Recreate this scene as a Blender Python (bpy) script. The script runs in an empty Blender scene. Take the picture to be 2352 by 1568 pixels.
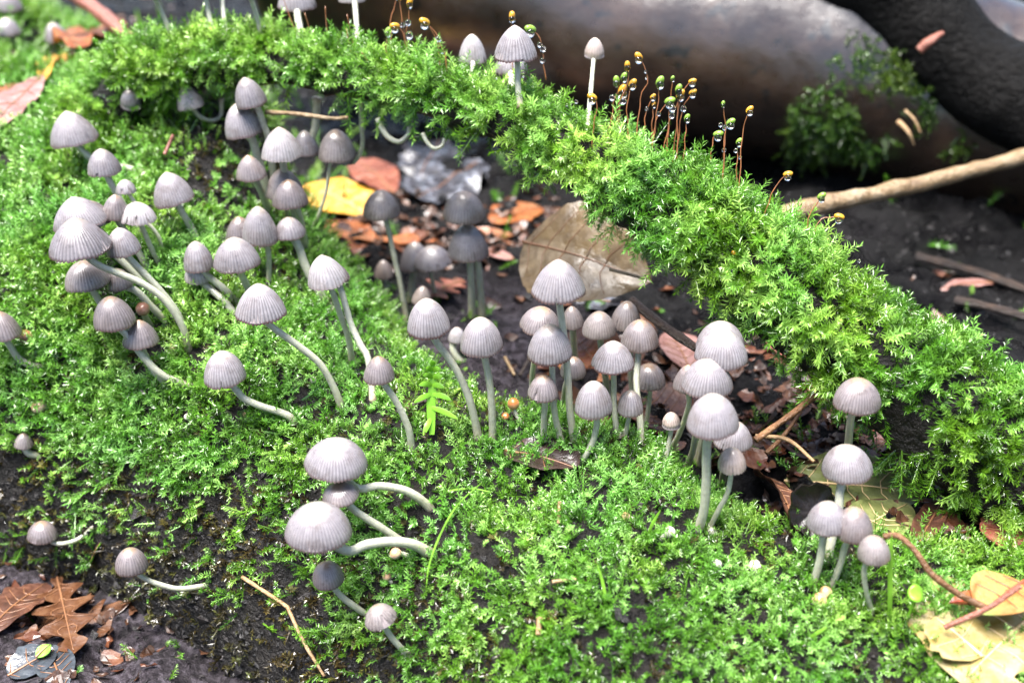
import bpy, math, random
import numpy as np
from mathutils import Vector, Matrix, Euler
from mathutils.bvhtree import BVHTree

# ------------------------------------------------------------------ camera, sky, sun, exposure
# One Blender unit is one centimetre here (the whole view is about 18 cm wide).
scene = bpy.context.scene
scene.unit_settings.system = 'METRIC'
scene.unit_settings.scale_length = 0.01
C = scene.collection

PITCH = math.radians(30.0)
DIST = 22.0
CAM = np.array([0.0, -DIST * math.cos(PITCH), DIST * math.sin(PITCH)])
FWD = np.array([0.0, math.cos(PITCH), -math.sin(PITCH)])
RGT = np.array([1.0, 0.0, 0.0])
UPV = np.array([0.0, math.sin(PITCH), math.cos(PITCH)])
HFOV = math.radians(45.0)
FPX = 1176.0 / math.tan(HFOV / 2)          # focal length measured in units of a 2352 x 1568 picture

cam_d = bpy.data.cameras.new('camera')
cam = bpy.data.objects.new('camera', cam_d)
C.objects.link(cam)
cam.location = CAM
cam.rotation_euler = (math.pi / 2 - PITCH, 0, 0)
cam_d.sensor_width = 36.0
cam_d.lens = 18.0 / math.tan(HFOV / 2)
cam_d.clip_start = 0.05
cam_d.clip_end = 20000.0
cam_d.dof.use_dof = True
cam_d.dof.focus_distance = 21.6
cam_d.dof.aperture_fstop = 0.17
scene.camera = cam

SUN_EL, SUN_AZ = math.radians(78.0), math.radians(245.0)   # azimuth clockwise from +Y
world = bpy.data.worlds.new('World')
scene.world = world
world.use_nodes = True
nt = world.node_tree
for n in list(nt.nodes):
    nt.nodes.remove(n)
wo = nt.nodes.new('ShaderNodeOutputWorld')
bg = nt.nodes.new('ShaderNodeBackground')
sky = nt.nodes.new('ShaderNodeTexSky')
sky.sky_type = 'NISHITA'
sky.sun_disc = False
sky.sun_elevation = SUN_EL
sky.sun_rotation = SUN_AZ
sky.air_density = 1.0
sky.dust_density = 3.0
sky.ozone_density = 1.0
bg.inputs['Strength'].default_value = 0.05
nt.links.new(sky.outputs[0], bg.inputs[0])
nt.links.new(bg.outputs[0], wo.inputs[0])

sun_d = bpy.data.lights.new('sun', 'SUN')
sun_d.energy = 2.8
sun_d.angle = math.radians(42.0)
sun_d.color = (1.0, 0.965, 0.935)
sun = bpy.data.objects.new('sun', sun_d)
C.objects.link(sun)
sdir = Vector((math.sin(SUN_AZ) * math.cos(SUN_EL), math.cos(SUN_AZ) * math.cos(SUN_EL), math.sin(SUN_EL)))
sun.rotation_euler = sdir.to_track_quat('Z', 'Y').to_euler()
sun.location = sdir * 60

vs = scene.view_settings
scene.display_settings.display_device = 'sRGB'
vs.view_transform = 'Standard'
vs.look = 'None'
vs.exposure = 2.92
vs.gamma = 1.0
vs.use_curve_mapping = False
scene.render.engine = 'CYCLES'
scene.cycles.use_denoising = True
scene.cycles.max_bounces = 8
scene.cycles.transparent_max_bounces = 8
scene.cycles.caustics_reflective = False
scene.cycles.caustics_refractive = False
scene.cycles.sample_clamp_indirect = 6.0

rng = np.random.default_rng(7)
random.seed(7)

# ------------------------------------------------------------------ picture-to-place helpers
def raydir(x, y):
    u = (x - 1176.0) / FPX
    v = (784.0 - y) / FPX
    return FWD + u * RGT + v * UPV

def at(x, y, d):
    return CAM + d * raydir(x, y)

def depth_of(p):
    return float(np.dot(np.asarray(p) - CAM, FWD))

# ------------------------------------------------------------------ noise
def _hash(i, j, k, seed):
    n = (i * 374761393 + j * 668265263 + k * 1274126177 + seed * 974711) & 0xffffffff
    n = ((n ^ (n >> 13)) * 1274126177) & 0xffffffff
    n = n ^ (n >> 16)
    return (n & 0xffff) / 65535.0

def vnoise(p, seed=0):
    p = np.asarray(p, float)
    i = np.floor(p).astype(np.int64)
    f = p - i
    f = f * f * (3 - 2 * f)
    out = 0
    for a in (0, 1):
        for b in (0, 1):
            for c in (0, 1):
                w = (f[..., 0] if a else 1 - f[..., 0]) * (f[..., 1] if b else 1 - f[..., 1]) * (f[..., 2] if c else 1 - f[..., 2])
                out = out + w * _hash(i[..., 0] + a, i[..., 1] + b, i[..., 2] + c, seed)
    return out

def fbm(p, seed=0, octaves=4, gain=0.5):
    p = np.asarray(p, float)
    s, a, t = 0, 1.0, 0
    for o in range(octaves):
        s = s + a * (vnoise(p * 2 ** o + 17.3 * o, seed + o) - 0.5)
        t += a
        a *= gain
    return s / t * 2

def sstep(a, b, x):
    t = np.clip((np.asarray(x, float) - a) / (b - a), 0, 1)
    return t * t * (3 - 2 * t)

# ------------------------------------------------------------------ materials
def new_mat(name):
    m = bpy.data.materials.new(name)
    m.use_nodes = True
    t = m.node_tree
    for n in list(t.nodes):
        t.nodes.remove(n)
    out = t.nodes.new('ShaderNodeOutputMaterial')
    b = t.nodes.new('ShaderNodeBsdfPrincipled')
    t.links.new(b.outputs[0], out.inputs[0])
    return m, t, b, out

def nd(t, kind, **kw):
    n = t.nodes.new(kind)
    for k, v in kw.items():
        setattr(n, k, v)
    return n

def ramp(t, src, stops):
    r = nd(t, 'ShaderNodeValToRGB')
    e = r.color_ramp.elements
    while len(e) < len(stops):
        e.new(0.5)
    for q, (p, c) in zip(e, stops):
        q.position = p
        q.color = (*c, 1) if len(c) == 3 else c
    t.links.new(src, r.inputs[0])
    return r.outputs[0]

def noise(t, scale, detail=4, rough=0.55, vec=None, dist=0.0):
    n = nd(t, 'ShaderNodeTexNoise')
    n.inputs['Scale'].default_value = scale
    n.inputs['Detail'].default_value = detail
    n.inputs['Roughness'].default_value = rough
    n.inputs['Distortion'].default_value = dist
    if vec is None:
        vec = objco(t)
    t.links.new(vec, n.inputs['Vector'])
    return n.outputs[0]

def objco(t):
    g = nd(t, 'ShaderNodeNewGeometry')
    return g.outputs['Position']

def attr(t, name):
    a = nd(t, 'ShaderNodeAttribute')
    a.attribute_name = name
    return a

def mixc(t, f, a, b, mode='MIX'):
    m = nd(t, 'ShaderNodeMix', data_type='RGBA', blend_type=mode)
    for key, val in ((0, f), (6, a), (7, b)):
        if isinstance(val, (int, float)):
            m.inputs[key].default_value = val
        elif isinstance(val, tuple):
            m.inputs[key].default_value = (*val, 1)
        else:
            t.links.new(val, m.inputs[key])
    return m.outputs[2]

def math_n(t, op, a, b=None, clamp=False):
    m = nd(t, 'ShaderNodeMath', operation=op, use_clamp=clamp)
    for i, v in enumerate((a, b)):
        if v is None:
            continue
        if isinstance(v, (int, float)):
            m.inputs[i].default_value = v
        else:
            t.links.new(v, m.inputs[i])
    return m.outputs[0]

def bump(t, b, h, strength=0.5, dist=0.05):
    n = nd(t, 'ShaderNodeBump')
    n.inputs['Strength'].default_value = strength
    n.inputs['Distance'].default_value = dist
    t.links.new(h, n.inputs['Height'])
    t.links.new(n.outputs[0], b.inputs['Normal'])

def leafy(t, b, out, col, amount):
    """thin sheet: mixes a translucent lobe of the same colour under the glossy one"""
    tr = nd(t, 'ShaderNodeBsdfTranslucent')
    t.links.new(col, tr.inputs[0])
    mx = nd(t, 'ShaderNodeMixShader')
    mx.inputs[0].default_value = amount
    t.links.new(b.outputs[0], mx.inputs[1])
    t.links.new(tr.outputs[0], mx.inputs[2])
    t.links.new(mx.outputs[0], out.inputs[0])

def moss_material(name, dark, mid, light):
    m, t, b, out = new_mat(name)
    tone = attr(t, 'tone').outputs['Fac']
    tip = attr(t, 'tip').outputs['Fac']
    f = math_n(t, 'ADD', math_n(t, 'MULTIPLY', tone, 0.72), math_n(t, 'MULTIPLY', tip, 0.34))
    col = ramp(t, f, [(0.0, (0.06, 0.045, 0.012)), (0.07, dark), (0.48, mid), (1.0, light)])
    kind = ramp(t, noise(t, 0.55, 4, 0.6), [(0.36, (0.82, 0.97, 1.0)), (0.5, (1.0, 1.0, 1.0)), (0.64, (1.22, 1.06, 0.85))])
    col = mixc(t, 1.0, col, kind, 'MULTIPLY')
    t.links.new(col, b.inputs['Base Color'])
    b.inputs['Roughness'].default_value = 0.22
    b.inputs['Specular IOR Level'].default_value = 0.7
    leafy(t, b, out, col, 0.28)
    return m

M = {}
M['moss'] = moss_material('moss_feather', (0.035, 0.085, 0.008), (0.1, 0.255, 0.016), (0.32, 0.55, 0.13))
M['moss_log'] = moss_material('moss_short', (0.03, 0.08, 0.008), (0.093, 0.245, 0.018), (0.31, 0.53, 0.135))
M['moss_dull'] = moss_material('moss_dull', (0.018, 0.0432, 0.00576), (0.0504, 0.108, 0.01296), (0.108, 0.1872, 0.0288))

M['moss_old'] = moss_material('moss_old', (0.018, 0.013, 0.006), (0.05, 0.04, 0.014), (0.11, 0.12, 0.03))

def wood_material(name, stops, scale=1.4, rough=0.5, bump_s=0.8, spec=0.5, coat=0.0):
    m, t, b, out = new_mat(name)
    n1 = noise(t, scale, 7, 0.62)
    n2 = noise(t, scale * 7, 5, 0.6)
    f = math_n(t, 'ADD', math_n(t, 'MULTIPLY', n1, 0.65), math_n(t, 'MULTIPLY', n2, 0.35))
    col = ramp(t, f, stops)
    t.links.new(col, b.inputs['Base Color'])
    r = ramp(t, n2, [(0.3, (rough * 0.6,) * 3), (0.7, (min(1, rough * 1.5),) * 3)])
    t.links.new(r, b.inputs['Roughness'])
    b.inputs['Specular IOR Level'].default_value = spec
    b.inputs['Coat Weight'].default_value = coat
    b.inputs['Coat Roughness'].default_value = 0.2
    bump(t, b, math_n(t, 'ADD', n1, n2), bump_s, 0.2)
    return m

M['rotten_wood'] = wood_material('rotten_wood', [(0.34, (0.0012, 0.001, 0.001)), (0.5, (0.004, 0.003, 0.0025)), (0.62, (0.011, 0.0085, 0.0065)), (0.75, (0.03, 0.024, 0.02))], 1.2, 0.5, 1.0, 0.3)
def soil_material():
    m, t, b, out = new_mat('wet_soil')
    n1 = noise(t, 0.7, 7, 0.62)
    n2 = noise(t, 5.0, 6, 0.65)
    n3 = noise(t, 0.9, 3, 0.5)
    f = math_n(t, 'ADD', math_n(t, 'MULTIPLY', n1, 0.6), math_n(t, 'MULTIPLY', n2, 0.4))
    col = ramp(t, f, [(0.36, (0.0004, 0.0004, 0.0004)), (0.5, (0.0012, 0.001, 0.0012)), (0.6, (0.0035, 0.003, 0.0035)), (0.74, (0.016, 0.014, 0.016))])  # near-black ramp also puts the shade behind the branch into the soil colour
    vd = nd(t, 'ShaderNodeVectorMath', operation='DISTANCE')
    t.links.new(objco(t), vd.inputs[0]); vd.inputs[1].default_value = (-0.8, 4.6, -2.2)
    mudf = ramp(t, math_n(t, 'ADD', math_n(t, 'MULTIPLY', vd.outputs['Value'], 0.16), math_n(t, 'MULTIPLY', n2, 0.5)), [(0.45, (1, 1, 1)), (0.85, (0, 0, 0))])
    vd2 = nd(t, 'ShaderNodeVectorMath', operation='DISTANCE')
    t.links.new(objco(t), vd2.inputs[0]); vd2.inputs[1].default_value = (-9.5, -3.0, -4.9)
    mud2 = ramp(t, math_n(t, 'ADD', math_n(t, 'MULTIPLY', vd2.outputs['Value'], 0.09), math_n(t, 'MULTIPLY', n1, 0.5)), [(0.5, (1, 1, 1)), (0.95, (0, 0, 0))])
    mudf = mixc(t, 1.0, mudf, mud2, 'LIGHTEN')
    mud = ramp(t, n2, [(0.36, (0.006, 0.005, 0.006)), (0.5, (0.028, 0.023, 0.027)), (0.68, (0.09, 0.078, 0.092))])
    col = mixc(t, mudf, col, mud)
    t.links.new(col, b.inputs['Base Color'])
    t.links.new(ramp(t, n3, [(0.42, (0.16,) * 3), (0.6, (0.8,) * 3)]), b.inputs['Roughness'])
    b.inputs['Specular IOR Level'].default_value = 0.2
    bump(t, b, math_n(t, 'ADD', n1, n2), 1.0, 0.3)
    return m
M['soil'] = soil_material()
M['crumb'] = wood_material('soil_crumb', [(0.3, (0.0015, 0.0013, 0.0014)), (0.5, (0.006, 0.005, 0.005)), (0.62, (0.022, 0.018, 0.018)), (0.78, (0.10, 0.08, 0.07))], 1.6, 0.35, 0.6)
M['twig_dark'] = wood_material('twig_dark', [(0.3, (0.008, 0.006, 0.005)), (0.55, (0.03, 0.018, 0.012)), (0.75, (0.09, 0.055, 0.035))], 2.5, 0.4, 0.7)
M['twig_brown'] = wood_material('twig_brown', [(0.3, (0.05, 0.022, 0.008)), (0.55, (0.14, 0.065, 0.025)), (0.75, (0.3, 0.17, 0.08))], 2.5, 0.4, 0.5)
M['twig_tan'] = wood_material('twig_tan', [(0.3, (0.072, 0.039, 0.015)), (0.5, (0.18, 0.12, 0.06)), (0.7, (0.3, 0.24, 0.162))], 1.5, 0.35, 0.6)
M['twig_red'] = wood_material('twig_red', [(0.3, (0.1, 0.03, 0.018)), (0.55, (0.2, 0.07, 0.045)), (0.75, (0.32, 0.15, 0.11))], 2, 0.35, 0.5)
M['straw'] = wood_material('straw', [(0.3, (0.15, 0.078, 0.03)), (0.55, (0.252, 0.162, 0.078)), (0.75, (0.36, 0.288, 0.18))], 3, 0.4, 0.4)
M['bark_black'] = wood_material('bark_black', [(0.3, (0.0009, 0.0009, 0.0009)), (0.6, (0.003, 0.0027, 0.0024)), (0.8, (0.009, 0.0078, 0.0078))], 0.8, 0.8, 1.0, 0.12)

def bare_trunk_material():
    m, t, b, out = new_mat('wet_bare_trunk')
    n1 = noise(t, 0.5, 5, 0.6)
    n2 = noise(t, 3.2, 5, 0.65)
    n3 = noise(t, 1.5, 2, 0.5)
    col = ramp(t, n1, [(0.3, (0.008, 0.0045, 0.003)), (0.5, (0.022, 0.012, 0.007)), (0.72, (0.045, 0.026, 0.016))])
    pit = ramp(t, n3, [(0.62, (0, 0, 0)), (0.7, (1, 1, 1))])
    col = mixc(t, pit, col, (0.004, 0.004, 0.004))
    t.links.new(col, b.inputs['Base Color'])
    t.links.new(ramp(t, n2, [(0.3, (0.24,) * 3), (0.7, (0.42,) * 3)]), b.inputs['Roughness'])
    b.inputs['Specular IOR Level'].default_value = 0.8
    b.inputs['Coat Weight'].default_value = 0.7
    b.inputs['Coat Roughness'].default_value = 0.24
    h = math_n(t, 'ADD', math_n(t, 'MULTIPLY', n2, 0.35), math_n(t, 'MULTIPLY', n1, 0.8))
    bump(t, b, h, 0.35, 0.15)
    return m
M['trunk'] = bare_trunk_material()

def cap_material(name, grey, apex, rim, groove):
    m, t, b, out = new_mat(name)
    tt = attr(t, 'cap_t').outputs['Fac']
    gg = attr(t, 'groove').outputs['Fac']
    tn = attr(t, 'tone').outputs['Fac']
    base = ramp(t, tt, [(0.0, apex), (0.14, apex), (0.36, grey), (0.92, grey), (0.975, rim), (1.0, rim)])
    g = math_n(t, 'MULTIPLY', gg, 0.75)
    col = mixc(t, g, base, groove)
    n = noise(t, 9.0, 3, 0.6)
    v = ramp(t, n, [(0.3, (0.8,) * 3), (0.7, (1.12,) * 3)])
    col = mixc(t, 1.0, col, v, 'MULTIPLY')
    stain = ramp(t, noise(t, 3.2, 5, 0.65, dist=0.8), [(0.5, (1.0, 1.0, 1.0)), (0.72, (0.66, 0.6, 0.55))])
    col = mixc(t, 1.0, col, stain, 'MULTIPLY')
    tv = ramp(t, tn, [(0.0, (0.55, 0.53, 0.54)), (1.0, (1.15, 1.15, 1.15))])
    col = mixc(t, 1.0, col, tv, 'MULTIPLY')
    t.links.new(col, b.inputs['Base Color'])
    b.inputs['Coat Weight'].default_value = 0.45
    b.inputs['Coat Roughness'].default_value = 0.11
    b.inputs['Subsurface Weight'].default_value = 0.25
    b.inputs['Subsurface Radius'].default_value = (0.06, 0.05, 0.05)
    b.inputs['Subsurface Scale'].default_value = 1.0
    t.links.new(ramp(t, noise(t, 14.0, 2), [(0.35, (0.26,) * 3), (0.7, (0.5,) * 3)]), b.inputs['Roughness'])
    b.inputs['Specular IOR Level'].default_value = 0.6
    bump(t, b, noise(t, 45.0, 2), 0.15, 0.01)
    return m

M['cap_grey'] = cap_material('cap_grey', (0.1774, 0.1628, 0.1702), (0.2782, 0.2408, 0.2042), (0.1043, 0.06783, 0.0649), (0.07997, 0.06783, 0.07448))
M['cap_rim'] = cap_material('cap_red_rim', (0.1808, 0.1662, 0.1735), (0.2643, 0.2238, 0.1905), (0.05215, 0.02035, 0.01702), (0.06259, 0.05313, 0.05746))
M['cap_brown'] = cap_material('cap_brown', (0.1391, 0.1187, 0.1191), (0.1808, 0.1255, 0.08512), (0.07649, 0.04748, 0.04043), (0.06259, 0.05087, 0.05107))
M['cap_dark'] = cap_material('cap_dark', (0.167, 0.1451, 0.1392), (0.1958, 0.1506, 0.1166), (0.09792, 0.07254, 0.06612), (0.07488, 0.06138, 0.0609))
M['cap_pale'] = cap_material('cap_pale', (0.2503, 0.234, 0.2384), (0.3268, 0.2781, 0.232), (0.2086, 0.1763, 0.1702), (0.1391, 0.1255, 0.1298))
M['cap_beige'] = cap_material('cap_beige', (0.252, 0.207, 0.182), (0.288, 0.234, 0.192), (0.228, 0.186, 0.166), (0.198, 0.159, 0.141))
M['bud_orange'] = cap_material('bud_orange', (0.46, 0.27, 0.12), (0.4, 0.13, 0.025), (0.5, 0.4, 0.26), (0.46, 0.27, 0.12))
M['bud_peach'] = cap_material('bud_peach', (0.5, 0.36, 0.25), (0.48, 0.28, 0.14), (0.52, 0.44, 0.34), (0.46, 0.32, 0.21))
M['bud_brown'] = cap_material('bud_brown', (0.22, 0.125, 0.09), (0.24, 0.10, 0.05), (0.34, 0.23, 0.18), (0.16, 0.09, 0.07))
M['bud_white'] = cap_material('bud_white', (0.5, 0.46, 0.41), (0.54, 0.49, 0.42), (0.45, 0.38, 0.32), (0.45, 0.41, 0.36))

def plain(name, col, rough=0.4, sss=0.0, spec=0.5, var=0.15, scale=6.0, rad=(0.15, 0.14, 0.1), trans=0.0):
    m, t, b, out = new_mat(name)
    lo = tuple(c * (1 - var) for c in col)
    hi = tuple(min(1, c * (1 + var)) for c in col)
    c = ramp(t, noise(t, scale, 4), [(0.3, lo), (0.7, hi)])
    t.links.new(c, b.inputs['Base Color'])
    b.inputs['Roughness'].default_value = rough
    b.inputs['Specular IOR Level'].default_value = spec
    b.inputs['Subsurface Weight'].default_value = sss
    b.inputs['Subsurface Radius'].default_value = rad
    b.inputs['Subsurface Scale'].default_value = 1.0
    if trans:
        leafy(t, b, out, c, trans)
    if name.startswith('capsule'):
        b.inputs['Transmission Weight'].default_value = 0.45
        b.inputs['IOR'].default_value = 1.35
    return m

def stem_material():
    m, t, b, out = new_mat('mushroom_stem')
    al = attr(t, 'along').outputs['Fac']
    n = noise(t, 6.0, 5, 0.65)
    f = math_n(t, 'ADD', al, math_n(t, 'MULTIPLY', math_n(t, 'SUBTRACT', n, 0.5), 0.16))
    c = ramp(t, f, [(0.0, (0.2, 0.15, 0.09)), (0.06, (0.36, 0.33, 0.24)), (0.2, (0.33, 0.335, 0.26)), (0.9, (0.33, 0.335, 0.275))])
    v = ramp(t, noise(t, 16.0, 3), [(0.3, (0.82,) * 3), (0.7, (1.1,) * 3)])
    c = mixc(t, 1.0, c, v, 'MULTIPLY')
    t.links.new(c, b.inputs['Base Color'])
    b.inputs['Roughness'].default_value = 0.28
    b.inputs['Specular IOR Level'].default_value = 0.55
    b.inputs['Subsurface Weight'].default_value = 0.85
    b.inputs['Subsurface Radius'].default_value = (0.16, 0.16, 0.11)
    b.inputs['Subsurface Scale'].default_value = 1.0
    bump(t, b, noise(t, 22.0, 3), 0.25, 0.02)
    return m
M['stem'] = stem_material()
M['stem_brown'] = plain('mushroom_stem_brown', (0.42, 0.36, 0.28), 0.4, 0.45, 0.45, 0.12)
M['gills'] = plain('gills', (0.2, 0.17, 0.17), 0.6, 0.2, 0.3)
M['seta'] = plain('seta', (0.17, 0.06, 0.018), 0.3, 0.1, 0.6, 0.35, 4.0)
M['capsule_amber'] = plain('capsule_amber', (0.62, 0.33, 0.03), 0.2, 0.35, 0.6, 0.25, 9.0, (0.05, 0.03, 0.01))
M['capsule_green'] = plain('capsule_green', (0.25, 0.42, 0.06), 0.2, 0.35, 0.6, 0.25, 9.0, (0.04, 0.05, 0.01))
M['sprout'] = plain('sprout_green', (0.22, 0.5, 0.035), 0.3, 0.0, 0.5, 0.2, 4.0, trans=0.4)
M['grass'] = plain('grass_blade', (0.2, 0.42, 0.04), 0.35, 0.0, 0.5, 0.3, 3.0, trans=0.35)
M['black_wet'] = wood_material('black_wet', [(0.3, (0.002, 0.002, 0.002)), (0.6, (0.008, 0.006, 0.005)), (0.8, (0.008, 0.006, 0.006))], 4.0, 0.14, 0.15, 0.35)

def water_material():
    m, t, b, out = new_mat('water_drop')
    b.inputs['Base Color'].default_value = (1, 1, 1, 1)
    b.inputs['Roughness'].default_value = 0.0
    b.inputs['IOR'].default_value = 1.333
    b.inputs['Transmission Weight'].default_value = 1.0
    return m
M['water'] = water_material()

def leaf_material(name, a, b_, c, spot=None, scale=1.2, rough=0.32, spot_amt=0.62, trans=0.2, vein=None):
    m, t, b, out = new_mat(name)
    n = noise(t, scale * 1.8, 8, 0.68, dist=0.6)
    col = ramp(t, n, [(0.32, a), (0.5, b_), (0.68, c)])
    if spot:
        s = ramp(t, noise(t, scale * 2.6, 4, 0.6), [(spot_amt, (0, 0, 0)), (spot_amt + 0.08, (1, 1, 1))])
        col = mixc(t, s, col, spot)
    t.links.new(col, b.inputs['Base Color'])
    t.links.new(ramp(t, noise(t, scale * 3, 3), [(0.3, (rough * 0.6,) * 3), (0.7, (rough * 1.6,) * 3)]), b.inputs['Roughness'])
    b.inputs['Specular IOR Level'].default_value = 0.5
    bump(t, b, noise(t, scale * 6, 4), 0.5, 0.05)
    leafy(t, b, out, col, trans)
    return m

M['leaf_yellow'] = leaf_material('leaf_yellow', (0.38, 0.16, 0.016), (0.494, 0.272, 0.032), (0.6175, 0.416, 0.144), (0.475, 0.16, 0.024))
M['leaf_orange'] = leaf_material('leaf_orange', (0.0825, 0.0225, 0.009), (0.2025, 0.06375, 0.01875), (0.3, 0.135, 0.0525), (0.09, 0.03, 0.015))
M['leaf_red'] = leaf_material('leaf_red', (0.08, 0.022, 0.014), (0.17, 0.055, 0.035), (0.3, 0.14, 0.1), (0.08, 0.03, 0.02))
M['leaf_pink'] = leaf_material('leaf_pink', (0.14, 0.06, 0.048), (0.22, 0.115, 0.098), (0.3, 0.185, 0.165), (0.12, 0.06, 0.05))
M['leaf_olive'] = leaf_material('leaf_olive', (0.062, 0.0377, 0.015), (0.1178, 0.0783, 0.035), (0.2108, 0.1508, 0.08), (0.0434, 0.0232, 0.01), 0.8)
M['leaf_green'] = leaf_material('leaf_green', (0.06, 0.075, 0.02), (0.13, 0.15, 0.045), (0.25, 0.26, 0.1), (0.1, 0.05, 0.03), 1.0)
M['leaf_brown'] = leaf_material('leaf_brown', (0.03, 0.013, 0.008), (0.075, 0.032, 0.02), (0.17, 0.08, 0.05), (0.02, 0.01, 0.008))
M['leaf_black'] = leaf_material('leaf_black', (0.008, 0.005, 0.005), (0.022, 0.013, 0.011), (0.06, 0.04, 0.035), None, 1.5, 0.25, 0.6, 0.05)
M['leaf_oak'] = leaf_material('leaf_oak', (0.03575, 0.01251, 0.005005), (0.07865, 0.03218, 0.0143), (0.1287, 0.06435, 0.03218), (0.02145, 0.008938, 0.005363), 1.3)
M['leaf_cream'] = leaf_material('leaf_cream', (0.204, 0.136, 0.0272), (0.2856, 0.2244, 0.0816), (0.3536, 0.306, 0.1768), (0.0816, 0.0476, 0.0272), 1.0, 0.3, 0.64)
M['leaf_spotted'] = leaf_material('leaf_spotted', (0.252, 0.084, 0.018), (0.3, 0.18, 0.06), (0.18, 0.228, 0.06), (0.12, 0.036, 0.018), 1.6, 0.25, 0.6)
M['leaf_blue'] = leaf_material('leaf_wet_grey', (0.01238, 0.01361, 0.01733), (0.03218, 0.03713, 0.04455), (0.07425, 0.08415, 0.09405), (0.007425, 0.007425, 0.008663), 1.2, 0.2, 0.6, 0.05)
M['leaf_bright'] = leaf_material('leaf_fresh_green', (0.06, 0.2, 0.015), (0.13, 0.34, 0.03), (0.25, 0.5, 0.06), None, 2.0)
M['litter_brown'] = leaf_material('litter_brown', (0.012, 0.006, 0.004), (0.04, 0.018, 0.01), (0.13, 0.06, 0.03), None, 1.0)
M['litter_rust'] = leaf_material('litter_rust', (0.03, 0.0096, 0.0048), (0.084, 0.027, 0.012), (0.168, 0.078, 0.042), None, 1.0)
M['vein_dark'] = plain('vein_dark', (0.16, 0.075, 0.035), 0.4)
M['vein_pale'] = plain('vein_pale', (0.5, 0.36, 0.18), 0.4)
M['vein_red'] = plain('vein_red', (0.4, 0.06, 0.03), 0.35)
M['mud_shine'] = leaf_material('wet_mud_painted_shine', (0.0072, 0.0072, 0.0084), (0.03, 0.03, 0.0372), (0.15, 0.162, 0.192), (0.0072, 0.0072, 0.0072), 1.3, 0.3, 0.6, 0.0)  # pale blue grey mottling paints the glints of wet mud

# ------------------------------------------------------------------ mesh helpers
def tag(o, label=None, cat=None, group=None, kind=None):
    if label: o['label'] = label
    if cat: o['category'] = cat
    if group: o['group'] = group
    if kind: o['kind'] = kind
    return o

def mesh_np(name, verts, faces, mat, smooth=True):
    """faces: int array (n,3) or (n,4)"""
    me = bpy.data.meshes.new(name)
    verts = np.ascontiguousarray(verts, np.float32)
    faces = np.ascontiguousarray(faces, np.int32)
    k = faces.shape[1]
    me.vertices.add(len(verts))
    me.vertices.foreach_set('co', verts.ravel())
    me.loops.add(faces.size)
    me.loops.foreach_set('vertex_index', faces.ravel())
    me.polygons.add(len(faces))
    me.polygons.foreach_set('loop_start', np.arange(0, faces.size, k, dtype=np.int32))
    me.polygons.foreach_set('use_smooth', np.full(len(faces), smooth))
    me.materials.append(mat)
    me.update(calc_edges=True)
    return me

def fattr(me, name, vals):
    a = me.attributes.new(name, 'FLOAT', 'POINT')
    a.data.foreach_set('value', np.ascontiguousarray(vals, np.float32))

def link(name, me, parent=None, loc=None):
    o = bpy.data.objects.new(name, me)
    C.objects.link(o)
    if parent is not None:
        o.parent = parent
    if loc is not None:
        o.location = loc
    return o

def empty(name, loc):
    o = bpy.data.objects.new(name, None)
    C.objects.link(o)
    o.location = Vector(loc)
    o.empty_display_size = 0.2
    return o

def catmull(pts, n):
    pts = np.asarray(pts, float)
    if len(pts) == 2:
        s = np.linspace(0, 1, n)[:, None]
        return pts[0] * (1 - s) + pts[1] * s
    P = np.vstack([2 * pts[0] - pts[1], pts, 2 * pts[-1] - pts[-2]])
    seg = np.linalg.norm(np.diff(pts, axis=0), axis=1)
    cum = np.concatenate([[0], np.cumsum(seg)])
    out = []
    for s in np.linspace(0, cum[-1], n):
        i = min(np.searchsorted(cum, s, side='right') - 1, len(seg) - 1)
        t = (s - cum[i]) / max(seg[i], 1e-9)
        p0, p1, p2, p3 = P[i:i + 4]
        out.append(0.5 * (2 * p1 + (p2 - p0) * t + (2 * p0 - 5 * p1 + 4 * p2 - p3) * t * t + (3 * p1 - p0 - 3 * p2 + p3) * t ** 3))
    return np.array(out)

def frames(path):
    T = np.gradient(path, axis=0)
    T /= np.linalg.norm(T, axis=1)[:, None] + 1e-12
    ref = np.array([0, 0, 1.0]) if abs(T[0][2]) < 0.9 else np.array([0, 1.0, 0])
    N = np.cross(T[0], ref); N /= np.linalg.norm(N)
    Ns, Bs = [], []
    for i in range(len(path)):
        N = N - T[i] * np.dot(N, T[i]); N /= np.linalg.norm(N) + 1e-12
        Ns.append(N); Bs.append(np.cross(T[i], N))
    return T, np.array(Ns), np.array(Bs)

def tube_np(path, rad, sides, disp=None, caps=True):
    T, N, B = frames(path)
    a = np.linspace(0, 2 * math.pi, sides, endpoint=False)
    rad = np.broadcast_to(np.asarray(rad, float), (len(path),))
    ring = np.cos(a)[None, :, None] * N[:, None] + np.sin(a)[None, :, None] * B[:, None]
    v = path[:, None] + ring * rad[:, None, None]
    if disp is not None:
        v = v + ring * disp(v)[..., None]
    n = len(path)
    v = v.reshape(-1, 3)
    i = np.arange(n - 1)[:, None] * sides + np.arange(sides)[None]
    j = np.arange(n - 1)[:, None] * sides + (np.arange(sides)[None] + 1) % sides
    f = np.stack([i, j, j + sides, i + sides], -1).reshape(-1, 4)
    if caps:
        extra, ef = [], []
        for end, base in ((0, 0), (1, (n - 1) * sides)):
            c = len(v) + len(extra)
            extra.append(path[0] if end == 0 else path[-1])
            for k in range(sides):
                k2 = (k + 1) % sides
                ef.append([c, base + (k2 if end == 0 else k), base + (k if end == 0 else k2), c])
        v = np.vstack([v, np.array(extra)])
        # fan closed with quads that share the centre vertex is degenerate, so use triangle pairs
        ft = np.array(ef)[:, :3]
        return v, f, ft
    return v, f, None

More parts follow.
